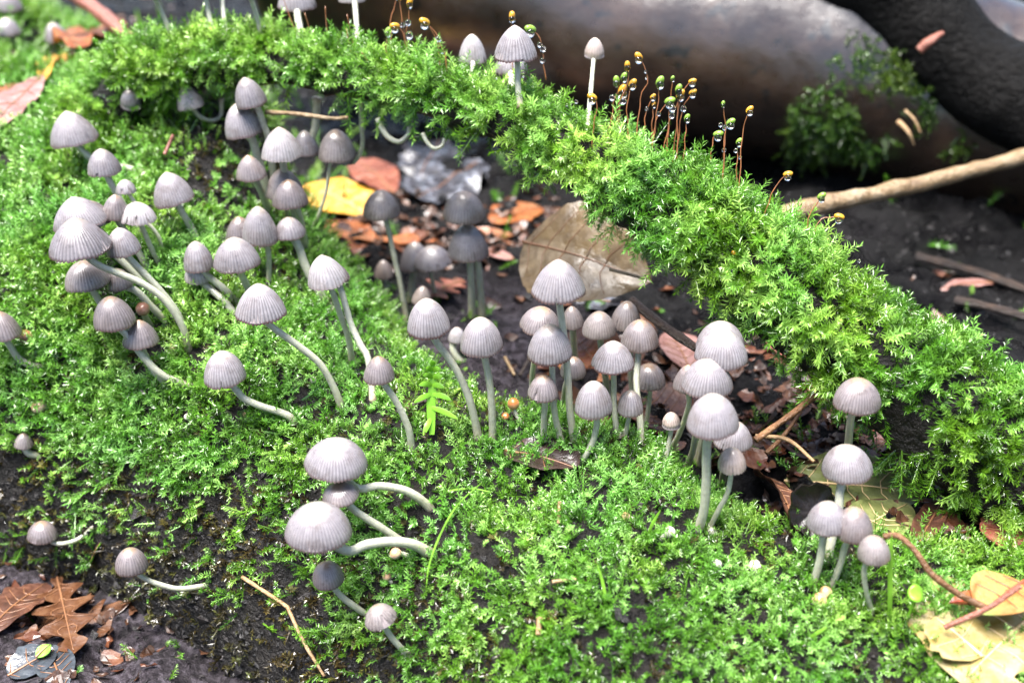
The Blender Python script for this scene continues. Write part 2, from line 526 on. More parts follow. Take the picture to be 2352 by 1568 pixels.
def to_tris(f4, f3=None):
    t = np.vstack([f4[:, [0, 1, 2]], f4[:, [0, 2, 3]]])
    if f3 is not None:
        t = np.vstack([t, f3])
    return t

def tube_mesh(name, path, rad, sides, mat, disp=None):
    v, f, ft = tube_np(np.asarray(path, float), rad, sides, disp)
    return mesh_np(name, v, to_tris(f, ft), mat)

def sphere_np(rings=6, segs=10):
    v = [[0, 0, 1.0]]
    for i in range(1, rings):
        th = math.pi * i / rings
        for j in range(segs):
            ph = 2 * math.pi * j / segs
            v.append([math.sin(th) * math.cos(ph), math.sin(th) * math.sin(ph), math.cos(th)])
    v.append([0, 0, -1.0])
    f = []
    for j in range(segs):
        f.append([0, 1 + j, 1 + (j + 1) % segs])
    for i in range(rings - 2):
        for j in range(segs):
            a = 1 + i * segs + j; b = 1 + i * segs + (j + 1) % segs
            f.append([a, a + segs, b + segs]); f.append([a, b + segs, b])
    e = len(v) - 1
    o = 1 + (rings - 2) * segs
    for j in range(segs):
        f.append([o + j, e, o + (j + 1) % segs])
    return np.array(v), np.array(f)

def axis_frame(z, spin=0.0):
    z = np.asarray(z, float); z = z / np.linalg.norm(z)
    r = np.array([1.0, 0, 0]) if abs(z[0]) < 0.9 else np.array([0, 1.0, 0])
    x = np.cross(r, z); x /= np.linalg.norm(x)
    y = np.cross(z, x)
    c, s = math.cos(spin), math.sin(spin)
    return np.stack([c * x + s * y, -s * x + c * y, z], 1)     # columns

# ------------------------------------------------------------------ the lie of the land
FRONT = np.array([(60, -16), (20, -11), (2, -9.3), (-0.6, -7.8), (-2.2, -5.7), (-3.8, -3.9), (-6.0, -2.0), (-8.6, -.2), (-11.5, .6), (-16, 1.5), (-22, 2), (-60, 8)], float)
BACK = np.array([(60, -1), (20, -1.8), (8, -2.4), (5.6, -2.3), (4.4, -1.9), (3.3, -0.9), (2.6, 0.2), (1.2, 0.9), (0.0, 1.3), (-1.2, 2.2), (-2.0, 3.6), (-2.6, 5.0), (-3.6, 6.2), (-4.8, 7.2), (-5.3, 9), (-7, 12.4), (-12, 13), (-20, 12), (-60, 14)], float)

def sdist(poly, x, y):
    """signed distance to an open polyline, positive on its right-hand side when walked from first to last point"""
    p = np.stack([x, y], -1)
    best = np.full(x.shape, 1e9)
    sign = np.ones(x.shape)
    for a, b in zip(poly[:-1], poly[1:]):
        ab = b - a
        t = np.clip(((p - a) @ ab) / (ab @ ab), 0, 1)
        q = a + t[..., None] * ab
        d = np.linalg.norm(p - q, axis=-1)
        cr = ab[0] * (p[..., 1] - a[1]) - ab[1] * (p[..., 0] - a[0])
        m = d < best
        best = np.where(m, d, best)
        sign = np.where(m, np.where(cr < 0, 1, -1), sign)
    return best * sign

TOP = np.array([
    (0, -8, -4.0), (0, -5.6, -2.75), (0, -3, -1.95), (.2, -1, -1.62), (.5, 1, -1.75), (3, -3, -1.85), (5, -3.4, -1.95), (5, -6, -2.85), (5, -9, -4.2),
    (10, -3.5, -2.25), (10, -6, -2.95), (10, -9, -4.2), (17, -4, -2.5), (17, -8, -4), (-3, -2, -1.55), (-3, 1, -1.2), (-2, 3, -1.6), (-4.5, -3, -1.9), (-6, .8, -.75),
    (-6.3, 3.6, .15), (-7.7, 5.7, .85), (-10.7, 6.2, .9), (-10, 2.5, -.35), (-8, 0, -1.1), (-14, 4, 0), (-14, 8, .9), (-10, 10, .9), (-4, 5, -0.6), (-6, 6.3, 1.0), (-5, 6.9, 1.1), (-6, 8.6, 2.3), (-20, 6, .3)], float)

def tps_fit(P):
    n = len(P)
    d = np.linalg.norm(P[:, None, :2] - P[None, :, :2], axis=-1)
    K = np.where(d > 0, d * d * np.log(d + 1e-12), 0) + np.eye(n) * 0.4
    A = np.zeros((n + 3, n + 3))
    A[:n, :n] = K
    A[:n, n] = 1; A[:n, n + 1:] = P[:, :2]
    A[n, :n] = 1; A[n + 1:, :n] = P[:, :2].T
    return np.linalg.solve(A, np.concatenate([P[:, 2], [0, 0, 0]]))
TPSW = tps_fit(TOP)

def top_z(x, y):
    out = TPSW[-3] + TPSW[-2] * x + TPSW[-1] * y
    for (px, py, _), w in zip(TOP, TPSW):
        d2 = (x - px) ** 2 + (y - py) ** 2
        out = out + w * 0.5 * d2 * np.log(d2 + 1e-12)
    return out

def ground_z(x, y):
    sf = sdist(FRONT, x, y)
    p = np.stack([x, y, np.zeros_like(x)], -1)
    z = -5.4 + 2.65 * sstep(0.0, 5.0, sf)
    z = z + 3.6 * np.exp(-(((x + 16.5) / 4.2) ** 2 + ((y - 19) / 5.5) ** 2)) * 1.0
    z = z + 0.5 * np.exp(-(((x + 1.2) / 2.6) ** 2 + ((y - 4.2) / 2.6) ** 2))
    near = np.exp(-((x / 60) ** 2 + (y / 60) ** 2))
    z = z + near * (0.42 * fbm(p * 0.35, 3, 3) + 0.42 * fbm(p * 1.1, 5, 4) + 0.16 * fbm(p * 3.2, 8, 2))
    far = 1 - near
    return z + far * 4.0 * fbm(p * 0.02, 9, 3)

def log_z(x, y):
    sf = sdist(FRONT, x, y)
    sb = -sdist(BACK, x, y)
    p = np.stack([x, y, np.zeros_like(x)], -1)
    zg = -6.4 + 3.1 * sstep(0.0, 5.0, sf) - 0.5
    R = 4.2
    pf = np.sqrt(np.clip(1 - (1 - np.clip(sf / R, 0, 1)) ** 2, 0, 1))
    Rb = 1.3
    pb = np.sqrt(np.clip(1 - (1 - np.clip(sb / Rb, 0, 1)) ** 2, 0, 1))
    zt = top_z(x, y) + 0.30 * fbm(p * 0.55, 21, 3) + 0.22 * fbm(p * 1.9, 25, 3)
    return zg + (zt - zg) * pf * pb - np.where((sf <= 0) | (sb <= 0), 0.6, 0)

def grid_mesh(name, xs, ys, zf, mat):
    X, Y = np.meshgrid(xs, ys)
    Z = zf(X, Y)
    v = np.stack([X, Y, Z], -1).reshape(-1, 3)
    nx, ny = len(xs), len(ys)
    i = (np.arange(ny - 1)[:, None] * nx + np.arange(nx - 1)[None]).ravel()
    f = np.stack([i, i + 1, i + 1 + nx, i + nx], -1)
    return v, f

def spread(a, b, step, far):
    core = np.arange(a, b, step)
    k = np.geomspace(step, far, 34)
    return np.concatenate([(a - k)[::-1], core, b + k])

gx, gy = spread(-20, 20, 0.15, 6000), spread(-8, 36, 0.16, 6000)
gv, gf = grid_mesh('ground', gx, gy, ground_z, M['soil'])
ground = link('ground', mesh_np('ground', gv, gf, M['soil']))
tag(ground, kind='structure')

lx, ly = np.arange(-24, 24.01, 0.13), np.arange(-12, 14.01, 0.13)
lv, lf = grid_mesh('log', lx, ly, log_z, M['rotten_wood'])
keep = lv[:, 2] > ground_z(lv[:, 0], lv[:, 1]) - 0.75
lf = lf[keep[lf].all(1)]
used = np.unique(lf)
remap = -np.ones(len(lv), int); remap[used] = np.arange(len(used))
lv, lf = lv[used], remap[lf]
log = link('fallen_log', mesh_np('fallen_log', lv, lf, M['rotten_wood']))
tag(log, 'thick rotten fallen log with a mossy left bank, carrying most of the mushrooms', 'log')

# the arching branch
BR = [(-60, 640, 28.0, 0.9), (150, 400, 28.0, 0.95), (285, 215, 27.4, 0.92), (470, 152, 26.6, 0.80), (660, 158, 25.9, 0.70), (860, 192, 25.1, 0.68), (1060, 245, 24.3, 0.66),
      (1270, 335, 23.6, 0.76), (1470, 445, 23.0, 0.93), (1680, 588, 22.5, 1.05), (1880, 742, 22.1, 1.15), (2090, 905, 21.8, 1.25), (2330, 1065, 21.6, 1.38), (2700, 1290, 21.6, 1.5), (3100, 1500, 21.8, 1.5)]
bp = np.array([at(x, y, d) for x, y, d, r in BR])
bpath = catmull(bp, 260)
cumr = np.concatenate([[0], np.cumsum(np.linalg.norm(np.diff(bp, axis=0), axis=1))])
brad = np.interp(np.linspace(0, cumr[-1], 260), cumr, [r for *_, r in BR])
bv, bf, bft = tube_np(bpath, np.maximum(brad * 0.95 - 0.24, 0.3), 44, lambda v: 0.22 * fbm(v * 0.8, 31, 3) + 0.12 * fbm(v * 2.6, 35, 3))
branch = link('arching_branch', mesh_np('arching_branch', bv, to_tris(bf, bft), M['rotten_wood']))
tag(branch, 'dark crooked branch wrapped in feathery bright moss, arching over the hollow', 'branch')

# wet bare trunk and black trunk behind
def trunk(name, a, b, r0, r1, mat, seed, n=90, sides=56, amp=0.25, over=0.6):
    a, b = np.asarray(a), np.asarray(b)
    s = np.linspace(-over, 1 + over, n)[:, None]
    path = a + (b - a) * s + np.array([0, 0, 1.0]) * 0.25 * np.sin(s * 7 + seed)
    rad = np.interp(s[:, 0], [0, 1], [r0, r1])
    v, f, ft = tube_np(path, rad, sides, lambda v: amp * fbm(v * 0.35, seed, 3) + 0.05 * fbm(v * 2.0, seed + 3, 3))
    return link(name, mesh_np(name, v, to_tris(f, ft), mat)), v, to_tris(f, ft), path
t1, t1v, t1f, t1p = trunk('fallen_log', at(1240, -25, 37), at(2230, 235, 35), 3.5, 3.1, M['trunk'], 41)
tag(t1, 'smooth wet dark brown barkless trunk lying behind the arching branch', 'trunk')
t2, t2v, t2f, t2p = trunk('fallen_log', at(2020, -32, 32.5), at(2420, 278, 31.5), 1.15, 1.3, M['bark_black'], 51, over=0.5)
tag(t2, 'black rough-barked trunk lying across the wet bare trunk', 'trunk')

def bvh_of(v, f):
    return BVHTree.FromPolygons([tuple(p) for p in v], [tuple(int(i) for i in q) for q in f])
gm = (np.abs(gv[:, 0]) < 40) & (gv[:, 1] > -12) & (gv[:, 1] < 80)
gf_n = gf[gm[gf].all(1)]
BV = {'ground': bvh_of(gv, gf_n), 'log': bvh_of(lv, lf), 'branch': bvh_of(bv, to_tris(bf)), 'trunk': bvh_of(t1v, t1f)}

def hit_once(x, y, surf):
    d = raydir(x, y)
    best = None
    for s in surf:
        h = BV[s].ray_cast(Vector(CAM), Vector(d).normalized())
        if h[0] is not None and (best is None or h[3] < best[2]):
            n = np.array(h[1])
            if n @ d > 0: n = -n
            best = (np.array(h[0]), n, h[3], s)
    return best

def hit(x, y, surf=('ground', 'log', 'branch')):
    best = hit_once(x, y, surf)
    if best is None:                                        # just past the rim: go down to where the surface begins
        for k in range(1, 80):
            for q in (4 * k, -4 * k):
                h = hit_once(x, y + q, surf)
                if h is not None:
                    return h
    return best

# ------------------------------------------------------------------ moss
def frond(length, leaf_l, leaf_w, n, curve, r, side=0.0):
    """one moss shoot along +Z: pointed leaflets round a thin stem; returns verts, tris, tip values"""
    V, F, Tp = [], [], []
    cx = curve * r.uniform(-1, 1); cy = curve * r.uniform(-1, 1)
    def centre(t):
        return np.array([cx * t * t * length, cy * t * t * length, t * length])
    # stem as a thin three-sided prism
    for k in range(2):
        t = float(k)
        for a in range(3):
            w = 0.018 * (1.2 - t)
            V.append(centre(t) + w * np.array([math.cos(a * 2.094), math.sin(a * 2.094), 0])); Tp.append(t * 0.3)
    for k in range(1):
        for a in range(3):
            p, q = k * 3 + a, k * 3 + (a + 1) % 3
            F += [[p, q, q + 3], [p, q + 3, p + 3]]
    for k in range(n):
        t = (k + 0.5) / n
        t = 0.10 + 0.90 * t
        az = k * 2.39996 + r.uniform(-.3, .3)
        if side > 0:      # flattened, feather-like
            az = (0 if k % 2 else math.pi) + r.normal(0, 0.55)
        el = math.radians(r.uniform(22, 50) if t < 0.8 else r.uniform(5, 40))
        L = leaf_l * r.uniform(0.75, 1.15) * (0.75 + 0.5 * math.sin(math.pi * min(1, t * 0.9 + 0.1)))
        d = np.array([math.cos(az) * math.sin(el + 0.4), math.sin(az) * math.sin(el + 0.4), math.cos(el + 0.4)])
        s = np.cross(d, [0, 0, 1.0]); s /= np.linalg.norm(s) + 1e-9
        up = np.cross(s, d)
        c = centre(t)
        b = len(V)
        w = leaf_w * r.uniform(0.8, 1.2)
        V += [c, c + d * L * 0.42 + s * w * 0.5 + up * w * 0.25, c + d * L + up * L * r.uniform(-0.25, 0.25), c + d * L * 0.42 - s * w * 0.5 + up * w * 0.25]
        Tp += [t * 0.55, 0.25 + t * 0.5, 0.5 + t * 0.5, 0.25 + t * 0.5]
        F += [[b, b + 1, b + 2], [b, b + 2, b + 3]]
    return np.array(V), np.array(F), np.array(Tp)

rr = np.random.default_rng(11)
FEATHER = [frond(rr.uniform(.55, .95), .165, .030, 42, .35, rr, 0.0 if i % 2 else 1.0) for i in range(12)]
SHORT = [frond(rr.uniform(.28, .55), .095, .023, 27, .5, rr, 0.0 if i % 3 else 1.0) for i in range(12)]
TUFT = [frond(rr.uniform(.18, .3), .1, .045, 13, .4, rr) for i in range(8)]

def tri_sample(v, f, n, weight=None, r=rng):
    a, b, c = v[f[:, 0]], v[f[:, 1]], v[f[:, 2]]
    nr = np.cross(b - a, c - a)
    ar = np.linalg.norm(nr, axis=1)
    nr = nr / (ar[:, None] + 1e-12)
    cen = (a + b + c) / 3
    w = ar * (weight(cen, nr) if weight else 1)
    w = np.clip(w, 0, None)
    idx = r.choice(len(f), n, p=w / w.sum())
    u1, u2 = r.random(n), r.random(n)
    s = np.sqrt(u1)
    P = (1 - s)[:, None] * a[idx] + (s * (1 - u2))[:, None] * b[idx] + (s * u2)[:, None] * c[idx]
    return P, nr[idx]

def scatter(name, P, D, S, templates, mat, tone, parent=None, r=rng):
    """realised shoots: P positions, D growth directions, S scales, tone per shoot"""
    Vs, Fs, Ts, Ns = [], [], [], []
    off = 0
    which = r.integers(0, len(templates), len(P))
    for k, (V, F, Tp) in enumerate(templates):
        m = which == k
        n = m.sum()
        if n == 0: continue
        z = D[m] / np.linalg.norm(D[m], axis=1)[:, None]
        ref = np.where(np.abs(z[:, :1]) < 0.9, [[1.0, 0, 0]], [[0, 1.0, 0]])
        x = np.cross(ref, z); x /= np.linalg.norm(x, axis=1)[:, None]
        y = np.cross(z, x)
        a = r.uniform(0, 2 * math.pi, n)[:, None]
        x, y = np.cos(a) * x + np.sin(a) * y, -np.sin(a) * x + np.cos(a) * y
        W = (V[None, :, 0, None] * x[:, None] + V[None, :, 1, None] * y[:, None] + V[None, :, 2, None] * z[:, None]) * S[m][:, None, None] + P[m][:, None]
        Vs.append(W.reshape(-1, 3))
        Fs.append((F[None] + (np.arange(n) * len(V))[:, None, None] + off).reshape(-1, 3))
        Ts.append(np.tile(Tp, n)); Ns.append(np.repeat(tone[m], len(V)))
        off += n * len(V)
    me = mesh_np(name, np.vstack(Vs), np.vstack(Fs), mat, smooth=False)
    fattr(me, 'tip', np.concatenate(Ts)); fattr(me, 'tone', np.concatenate(Ns))
    return link(name, me, parent)

# branch moss -----------------------------------------------------------------
btri = to_tris(bf)
bc = (bv[btri[:, 0]] + bv[btri[:, 1]] + bv[btri[:, 2]]) / 3
def fix_tube(v, f, path):
    a, b, c = v[f[:, 0]], v[f[:, 1]], v[f[:, 2]]
    n = np.cross(b - a, c - a); cen = (a + b + c) / 3
    k = np.array([np.argmin(((path - q) ** 2).sum(1)) for q in cen[:: max(1, len(cen) // 4000)]])
    s = ((cen[:: max(1, len(cen) // 4000)] - path[k]) * n[:: max(1, len(cen) // 4000)]).sum(1).mean()
    return f if s > 0 else f[:, [0, 2, 1]]
btri = fix_tube(bv, btri, bpath)

def proj(p):
    q = p - CAM
    d = q @ FWD
    return 1176 + FPX * (q @ RGT) / d, 784 - FPX * (q @ UPV) / d, d

def blob(px, py, cx, cy, rx, ry):
    return np.exp(-(((px - cx) / rx) ** 2 + ((py - cy) / ry) ** 2))

def w_branch(c, n):
    px, py, d = proj(c)
    w = (0.05 + 0.95 * sstep(-0.15, 0.6, n[:, 2])) * (0.08 + 0.92 * sstep(-0.12, 0.16, fbm(c * 2.1, 61, 3)))
    w = w * np.where((px > -250) & (px < 2600), 1, 0.15) * np.where(n[:, 1] > 0.5, 0.35, 1)
    return w
NB = 8600
P, N = tri_sample(bv, btri, NB, w_branch)
steep = np.clip(1 - N[:, 2], 0, 1.6)
D = N * 0.9 + rng.normal(0, 0.5, P.shape) + np.array([0, 0, 1.0]) * (0.15 - 0.55 * steep)[:, None]
dead = vnoise(P * 1.6, 71)
tone = np.clip(0.48 + rng.normal(0, 0.3, NB) + 0.6 * fbm(P * 0.9, 77, 2), 0.09, 1)
tone = np.where((dead > 0.80) & (rng.random(NB) < 0.6), rng.uniform(0, 0.08, NB), tone)
S = 0.42 + 0.58 * rng.random(NB) ** 1.3
moss_b = scatter('branch_moss', P - N * 0.05, D, S, FEATHER, M['moss'], tone)
tag(moss_b, 'feathery bright green moss shoots covering the arching branch', 'moss', kind='stuff')

# log moss --------------------------------------------------------------------
ltri = to_tris(lf)
BARE = [(225, 60, 95, 75, 1.0), (850, 960, 150, 45, 1.0), (980, 1020, 60, 30, .8), (560, 1215, 150, 70, .8), (470, 1330, 90, 60, .9), (940, 1340, 90, 55, .85), (1500, 1520, 70, 45, 1.0), (1660, 1500, 60, 40, .7),
        (1760, 1255, 90, 35, 1.0), (1270, 1120, 70, 35, .9), (900, 1500, 90, 60, .7), (760, 1540, 120, 60, .6), (1160, 960, 90, 40, .9), (1430, 1010, 80, 25, .8), (1950, 1540, 90, 40, .7),
        (480, 420, 120, 110, 1.0), (540, 300, 160, 90, 1.0), (640, 360, 90, 120, 1.0), (600, 600, 60, 60, .6), (1620, 1220, 60, 22, .5), (1130, 1300, 60, 30, .5), (300, 1150, 90, 60, .6), (830, 830, 50, 40, .8), (1480, 1180, 70, 30, .7), (1030, 1210, 40, 25, .5)]
def w_log(c, n):
    px, py, d = proj(c)
    nz = np.abs(n[:, 2])
    w = 0.16 + 0.84 * sstep(-0.25, 0.12, fbm(c * np.array([2.2, 2.2, 2.2]), 81, 4) + 0.04)
    for cx, cy, rx, ry, s in BARE:
        w = w * (1 - (0.97 if cx < 700 else 0.84) * s * blob(px, py, cx, cy, rx, ry))
    sf = sdist(FRONT, c[:, 0], c[:, 1])
    w = w * sstep(0.35, 1.6, sf + 0.8 * fbm(c * 0.8, 83, 3))
    inside = (px > -260) & (px < 2620) & (py > -100) & (py < 1760)
    return w * np.where(inside, 1, 0.1)
NL = 26500
P, N = tri_sample(lv, ltri, NL, w_log)
N = N * np.sign(N[:, 2:3] + 1e-9)
D = N * 0.75 + rng.normal(0, 0.6, P.shape) + np.array([0, -0.15, 0.25])
px, py, dd = proj(P)
left = sstep(900, 300, px) * sstep(1200, 900, py)
tone = np.clip(0.46 + rng.normal(0, 0.28, NL) + 0.5 * fbm(P * 0.8, 87, 3) + 0.06 * left, 0.08, 1)
tone = np.where((vnoise(P * 1.3, 91) > 0.8) & (rng.random(NL) < 0.5), rng.uniform(0, 0.08, NL), tone)
S = rng.uniform(0.5, 1.05, NL) * (1 + 0.35 * left)
moss_l = scatter('log_moss', P - N * 0.05, D, S, SHORT, M['moss_log'], tone)
tag(moss_l, 'short dense green moss carpet growing over the fallen log', 'moss', kind='stuff')

# moss on the ground: distant hump, hollow floor, soil edge --------------------
gtri_all = to_tris(gf_n)
def w_ground(c, n):
    px, py, d = proj(c)
    w = 2.2 * np.exp(-(((c[:, 0] + 16.5) / 4.8) ** 2 + ((c[:, 1] - 18) / 6) ** 2))
    w = w + 0.35 * (blob(px, py, 1840, 1040, 150, 90) + blob(px, py, 1390, 720, 60, 25) + 0.8 * blob(px, py, 2180, 1110, 120, 70) + 0.8 * blob(px, py, 730, 430, 45, 45) + .12 * blob(px, py, 2250, 650, 120, 40))
    w = w + 0.10 * (blob(px, py, 420, 1500, 160, 70) + blob(px, py, 150, 1120, 140, 60) + .5 * blob(px, py, 60, 1380, 90, 60))
    inside = (px > -300) & (px < 2600) & (py > -260) & (py < 1760) & (d < 60)
    return (w * (0.3 + 0.7 * sstep(-.3, .3, fbm(c * .9, 93, 3))) + 0.004) * inside
NG = 3400
P, N = tri_sample(gv, gtri_all, NG, w_ground)
N = N * np.sign(N[:, 2:3] + 1e-9)
D = N * 0.8 + rng.normal(0, 0.5, P.shape)
tone = np.clip(0.5 + rng.normal(0, 0.2, NG), 0.1, 1)
far = proj(P)[2] > 30
moss_g = scatter('ground_moss', P - N * 0.03, D, rng.uniform(0.6, 1.1, NG) * np.where(far, 1.7, 1.0), SHORT, M['moss_log'], tone)
tag(moss_g, 'loose green moss patches growing on the dark forest floor', 'moss', kind='stuff')

# dull moss patch on the wet trunk ---------------------------------------------
t1f = fix_tube(t1v, t1f, t1p)
def w_trunk(c, n):
    px, py, d = proj(c)
    w = blob(px, py, 2010, 270, 160, 110) + 0.8 * blob(px, py, 2040, 130, 80, 80) + .5 * blob(px, py, 1900, 320, 90, 50) + .35 * blob(px, py, 2200, 300, 60, 60)
    return w * sstep(-0.15, 0.2, fbm(c * 1.0, 97, 3)) * ((n @ FWD) < 0.1) * sstep(0.2, 0.4, w)
NT = 1300
P, N = tri_sample(t1v, t1f, NT, w_trunk)
D = N * 0.22 + rng.normal(0, 0.45, P.shape) + np.array([0, 0, -.3])
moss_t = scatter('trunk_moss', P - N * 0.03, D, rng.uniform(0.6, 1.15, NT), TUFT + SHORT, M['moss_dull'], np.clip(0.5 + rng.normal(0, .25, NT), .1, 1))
tag(moss_t, 'dull green moss patch clinging to the wet bare trunk', 'moss', kind='stuff')

# ------------------------------------------------------------------ crumbs and litter bits on soil and bare wood
def chip(r):
    v = np.array([[1, 0, 0], [0, 1, 0], [-1, 0, 0], [0, -1, 0], [0, 0, 1], [0, 0, -1.0]])
    f = np.array([[0, 1, 4], [1, 2, 4], [2, 3, 4], [3, 0, 4], [1, 0, 5], [2, 1, 5], [3, 2, 5], [0, 3, 5]])
    v = v + r.normal(0, .22, v.shape)
    v = v * r.uniform(0.6, 1.0, (len(v), 1)) * np.array([1.0, r.uniform(.35, .9), r.uniform(.2, .6)])
    return v, f, np.zeros(len(v))
CHIPS = [chip(rr) for i in range(10)]
def w_soil(c, n):
    px, py, d = proj(c)
    inside = (px > -300) & (px < 2650) & (py > -200) & (py < 1800) & (d < 48)
    return (0.3 + sstep(-.3, .3, fbm(c * .6, 101, 3))) * inside / np.clip(d / 22, .8, 3) ** 1
NS = 15000
P, N = tri_sample(gv, gtri_all, NS, w_soil)
D = rng.normal(0, 0.4, P.shape) + np.array([0, 0, 1.0])
sc = 0.045 * np.exp(rng.normal(0, 0.6, NS))
crumbs = scatter('soil_crumbs', P, D, sc, CHIPS, M['crumb'], rng.random(NS))
tag(crumbs, 'wet dark soil crumbs and humus bits strewn over the forest floor', 'soil crumbs', kind='stuff')
def w_bare(c, n):
    px, py, d = proj(c)
    w = 0.12 + 1.1 * sstep(3.4, 1.0, sdist(FRONT, c[:, 0], c[:, 1]))
    for cx, cy, rx, ry, s in BARE:
        w = w + s * blob(px, py, cx, cy, rx, ry)
    return w * (px > -200) * (px < 2550) * (py < 1700)
NW = 12000
P, N = tri_sample(lv, ltri, NW, w_bare)
D = rng.normal(0, 0.5, P.shape) + np.array([0, 0, 1.0])
crumbs2 = scatter('wood_crumbs', P, D, 0.034 * np.exp(rng.normal(0, 0.7, NW)), CHIPS, M['crumb'], rng.random(NW))
tag(crumbs2, 'dark rotten wood crumbs in the bare patches of the fallen log', 'wood crumbs', kind='stuff')

# shreds of old leaves on the floor of the hollow and along the soil
def flake(r):
    n = 4
    g = np.linspace(-1, 1, n)
    X, Y = np.meshgrid(g, g)
    wdt = r.uniform(.35, .8)
    Z = r.uniform(.1, .4) * X ** 2 + r.uniform(-.3, .3) * X * Y + r.uniform(-.3, .5) * Y ** 2
    v = np.stack([X * (1 - .35 * Y ** 2), Y * wdt * (1 - .5 * np.abs(X) ** 1.5), Z * .5], -1).reshape(-1, 3) + r.normal(0, .05, (n * n, 3))
    i = (np.arange(n - 1)[:, None] * n + np.arange(n - 1)[None]).ravel()
    f = np.stack([i, i + 1, i + 1 + n, i + n], -1)
    return v, to_tris(f), np.zeros(len(v))
FLAKES = [flake(rr) for i in range(10)]
def w_litter(c, n):
    px, py, d = proj(c)
    w = blob(px, py, 1000, 540, 320, 60) + .8 * blob(px, py, 1850, 960, 220, 170) + .5 * blob(px, py, 1450, 880, 180, 120) + .35 * blob(px, py, 160, 1430, 260, 160) + .5 * blob(px, py, 250, 120, 120, 80) + .4 * blob(px, py, 2250, 1200, 150, 90) + .12 * blob(px, py, 2250, 670, 160, 50)
    return w / np.clip(d / 22, .8, 2) ** 2
for nm, mt, cnt, lb in (('leaf_shreds', 'litter_brown', 850, 'dark brown shreds of old leaves scattered over the forest floor'), ('rusty_leaf_shreds', 'litter_rust', 380, 'rusty orange shreds of old leaves scattered over the forest floor')):
    P, N = tri_sample(gv, gtri_all, cnt, w_litter)
    D = rng.normal(0, 0.35, P.shape) + np.array([0, 0, 1.0])
    o = scatter(nm, P + np.array([0, 0, .06]), D, .16 * np.exp(rng.normal(0, .45, cnt)), FLAKES, M[mt], rng.random(cnt))
    tag(o, lb, 'leaf litter', kind='stuff')

# dead brown moss in the bare patches of the log
NBR = 3600
P, N = tri_sample(lv, ltri, NBR, w_bare)
N = N * np.sign(N[:, 2:3] + 1e-9)
D = N * 0.4 + rng.normal(0, 0.6, P.shape)
o = scatter('brown_moss', P - N * .03, D, rng.uniform(.5, 1.1, NBR), TUFT, M['moss_old'], np.clip(rng.normal(.35, .3, NBR), 0, 1))
tag(o, 'dead brown and olive moss remains in the bare patches of the fallen log', 'moss', kind='stuff')

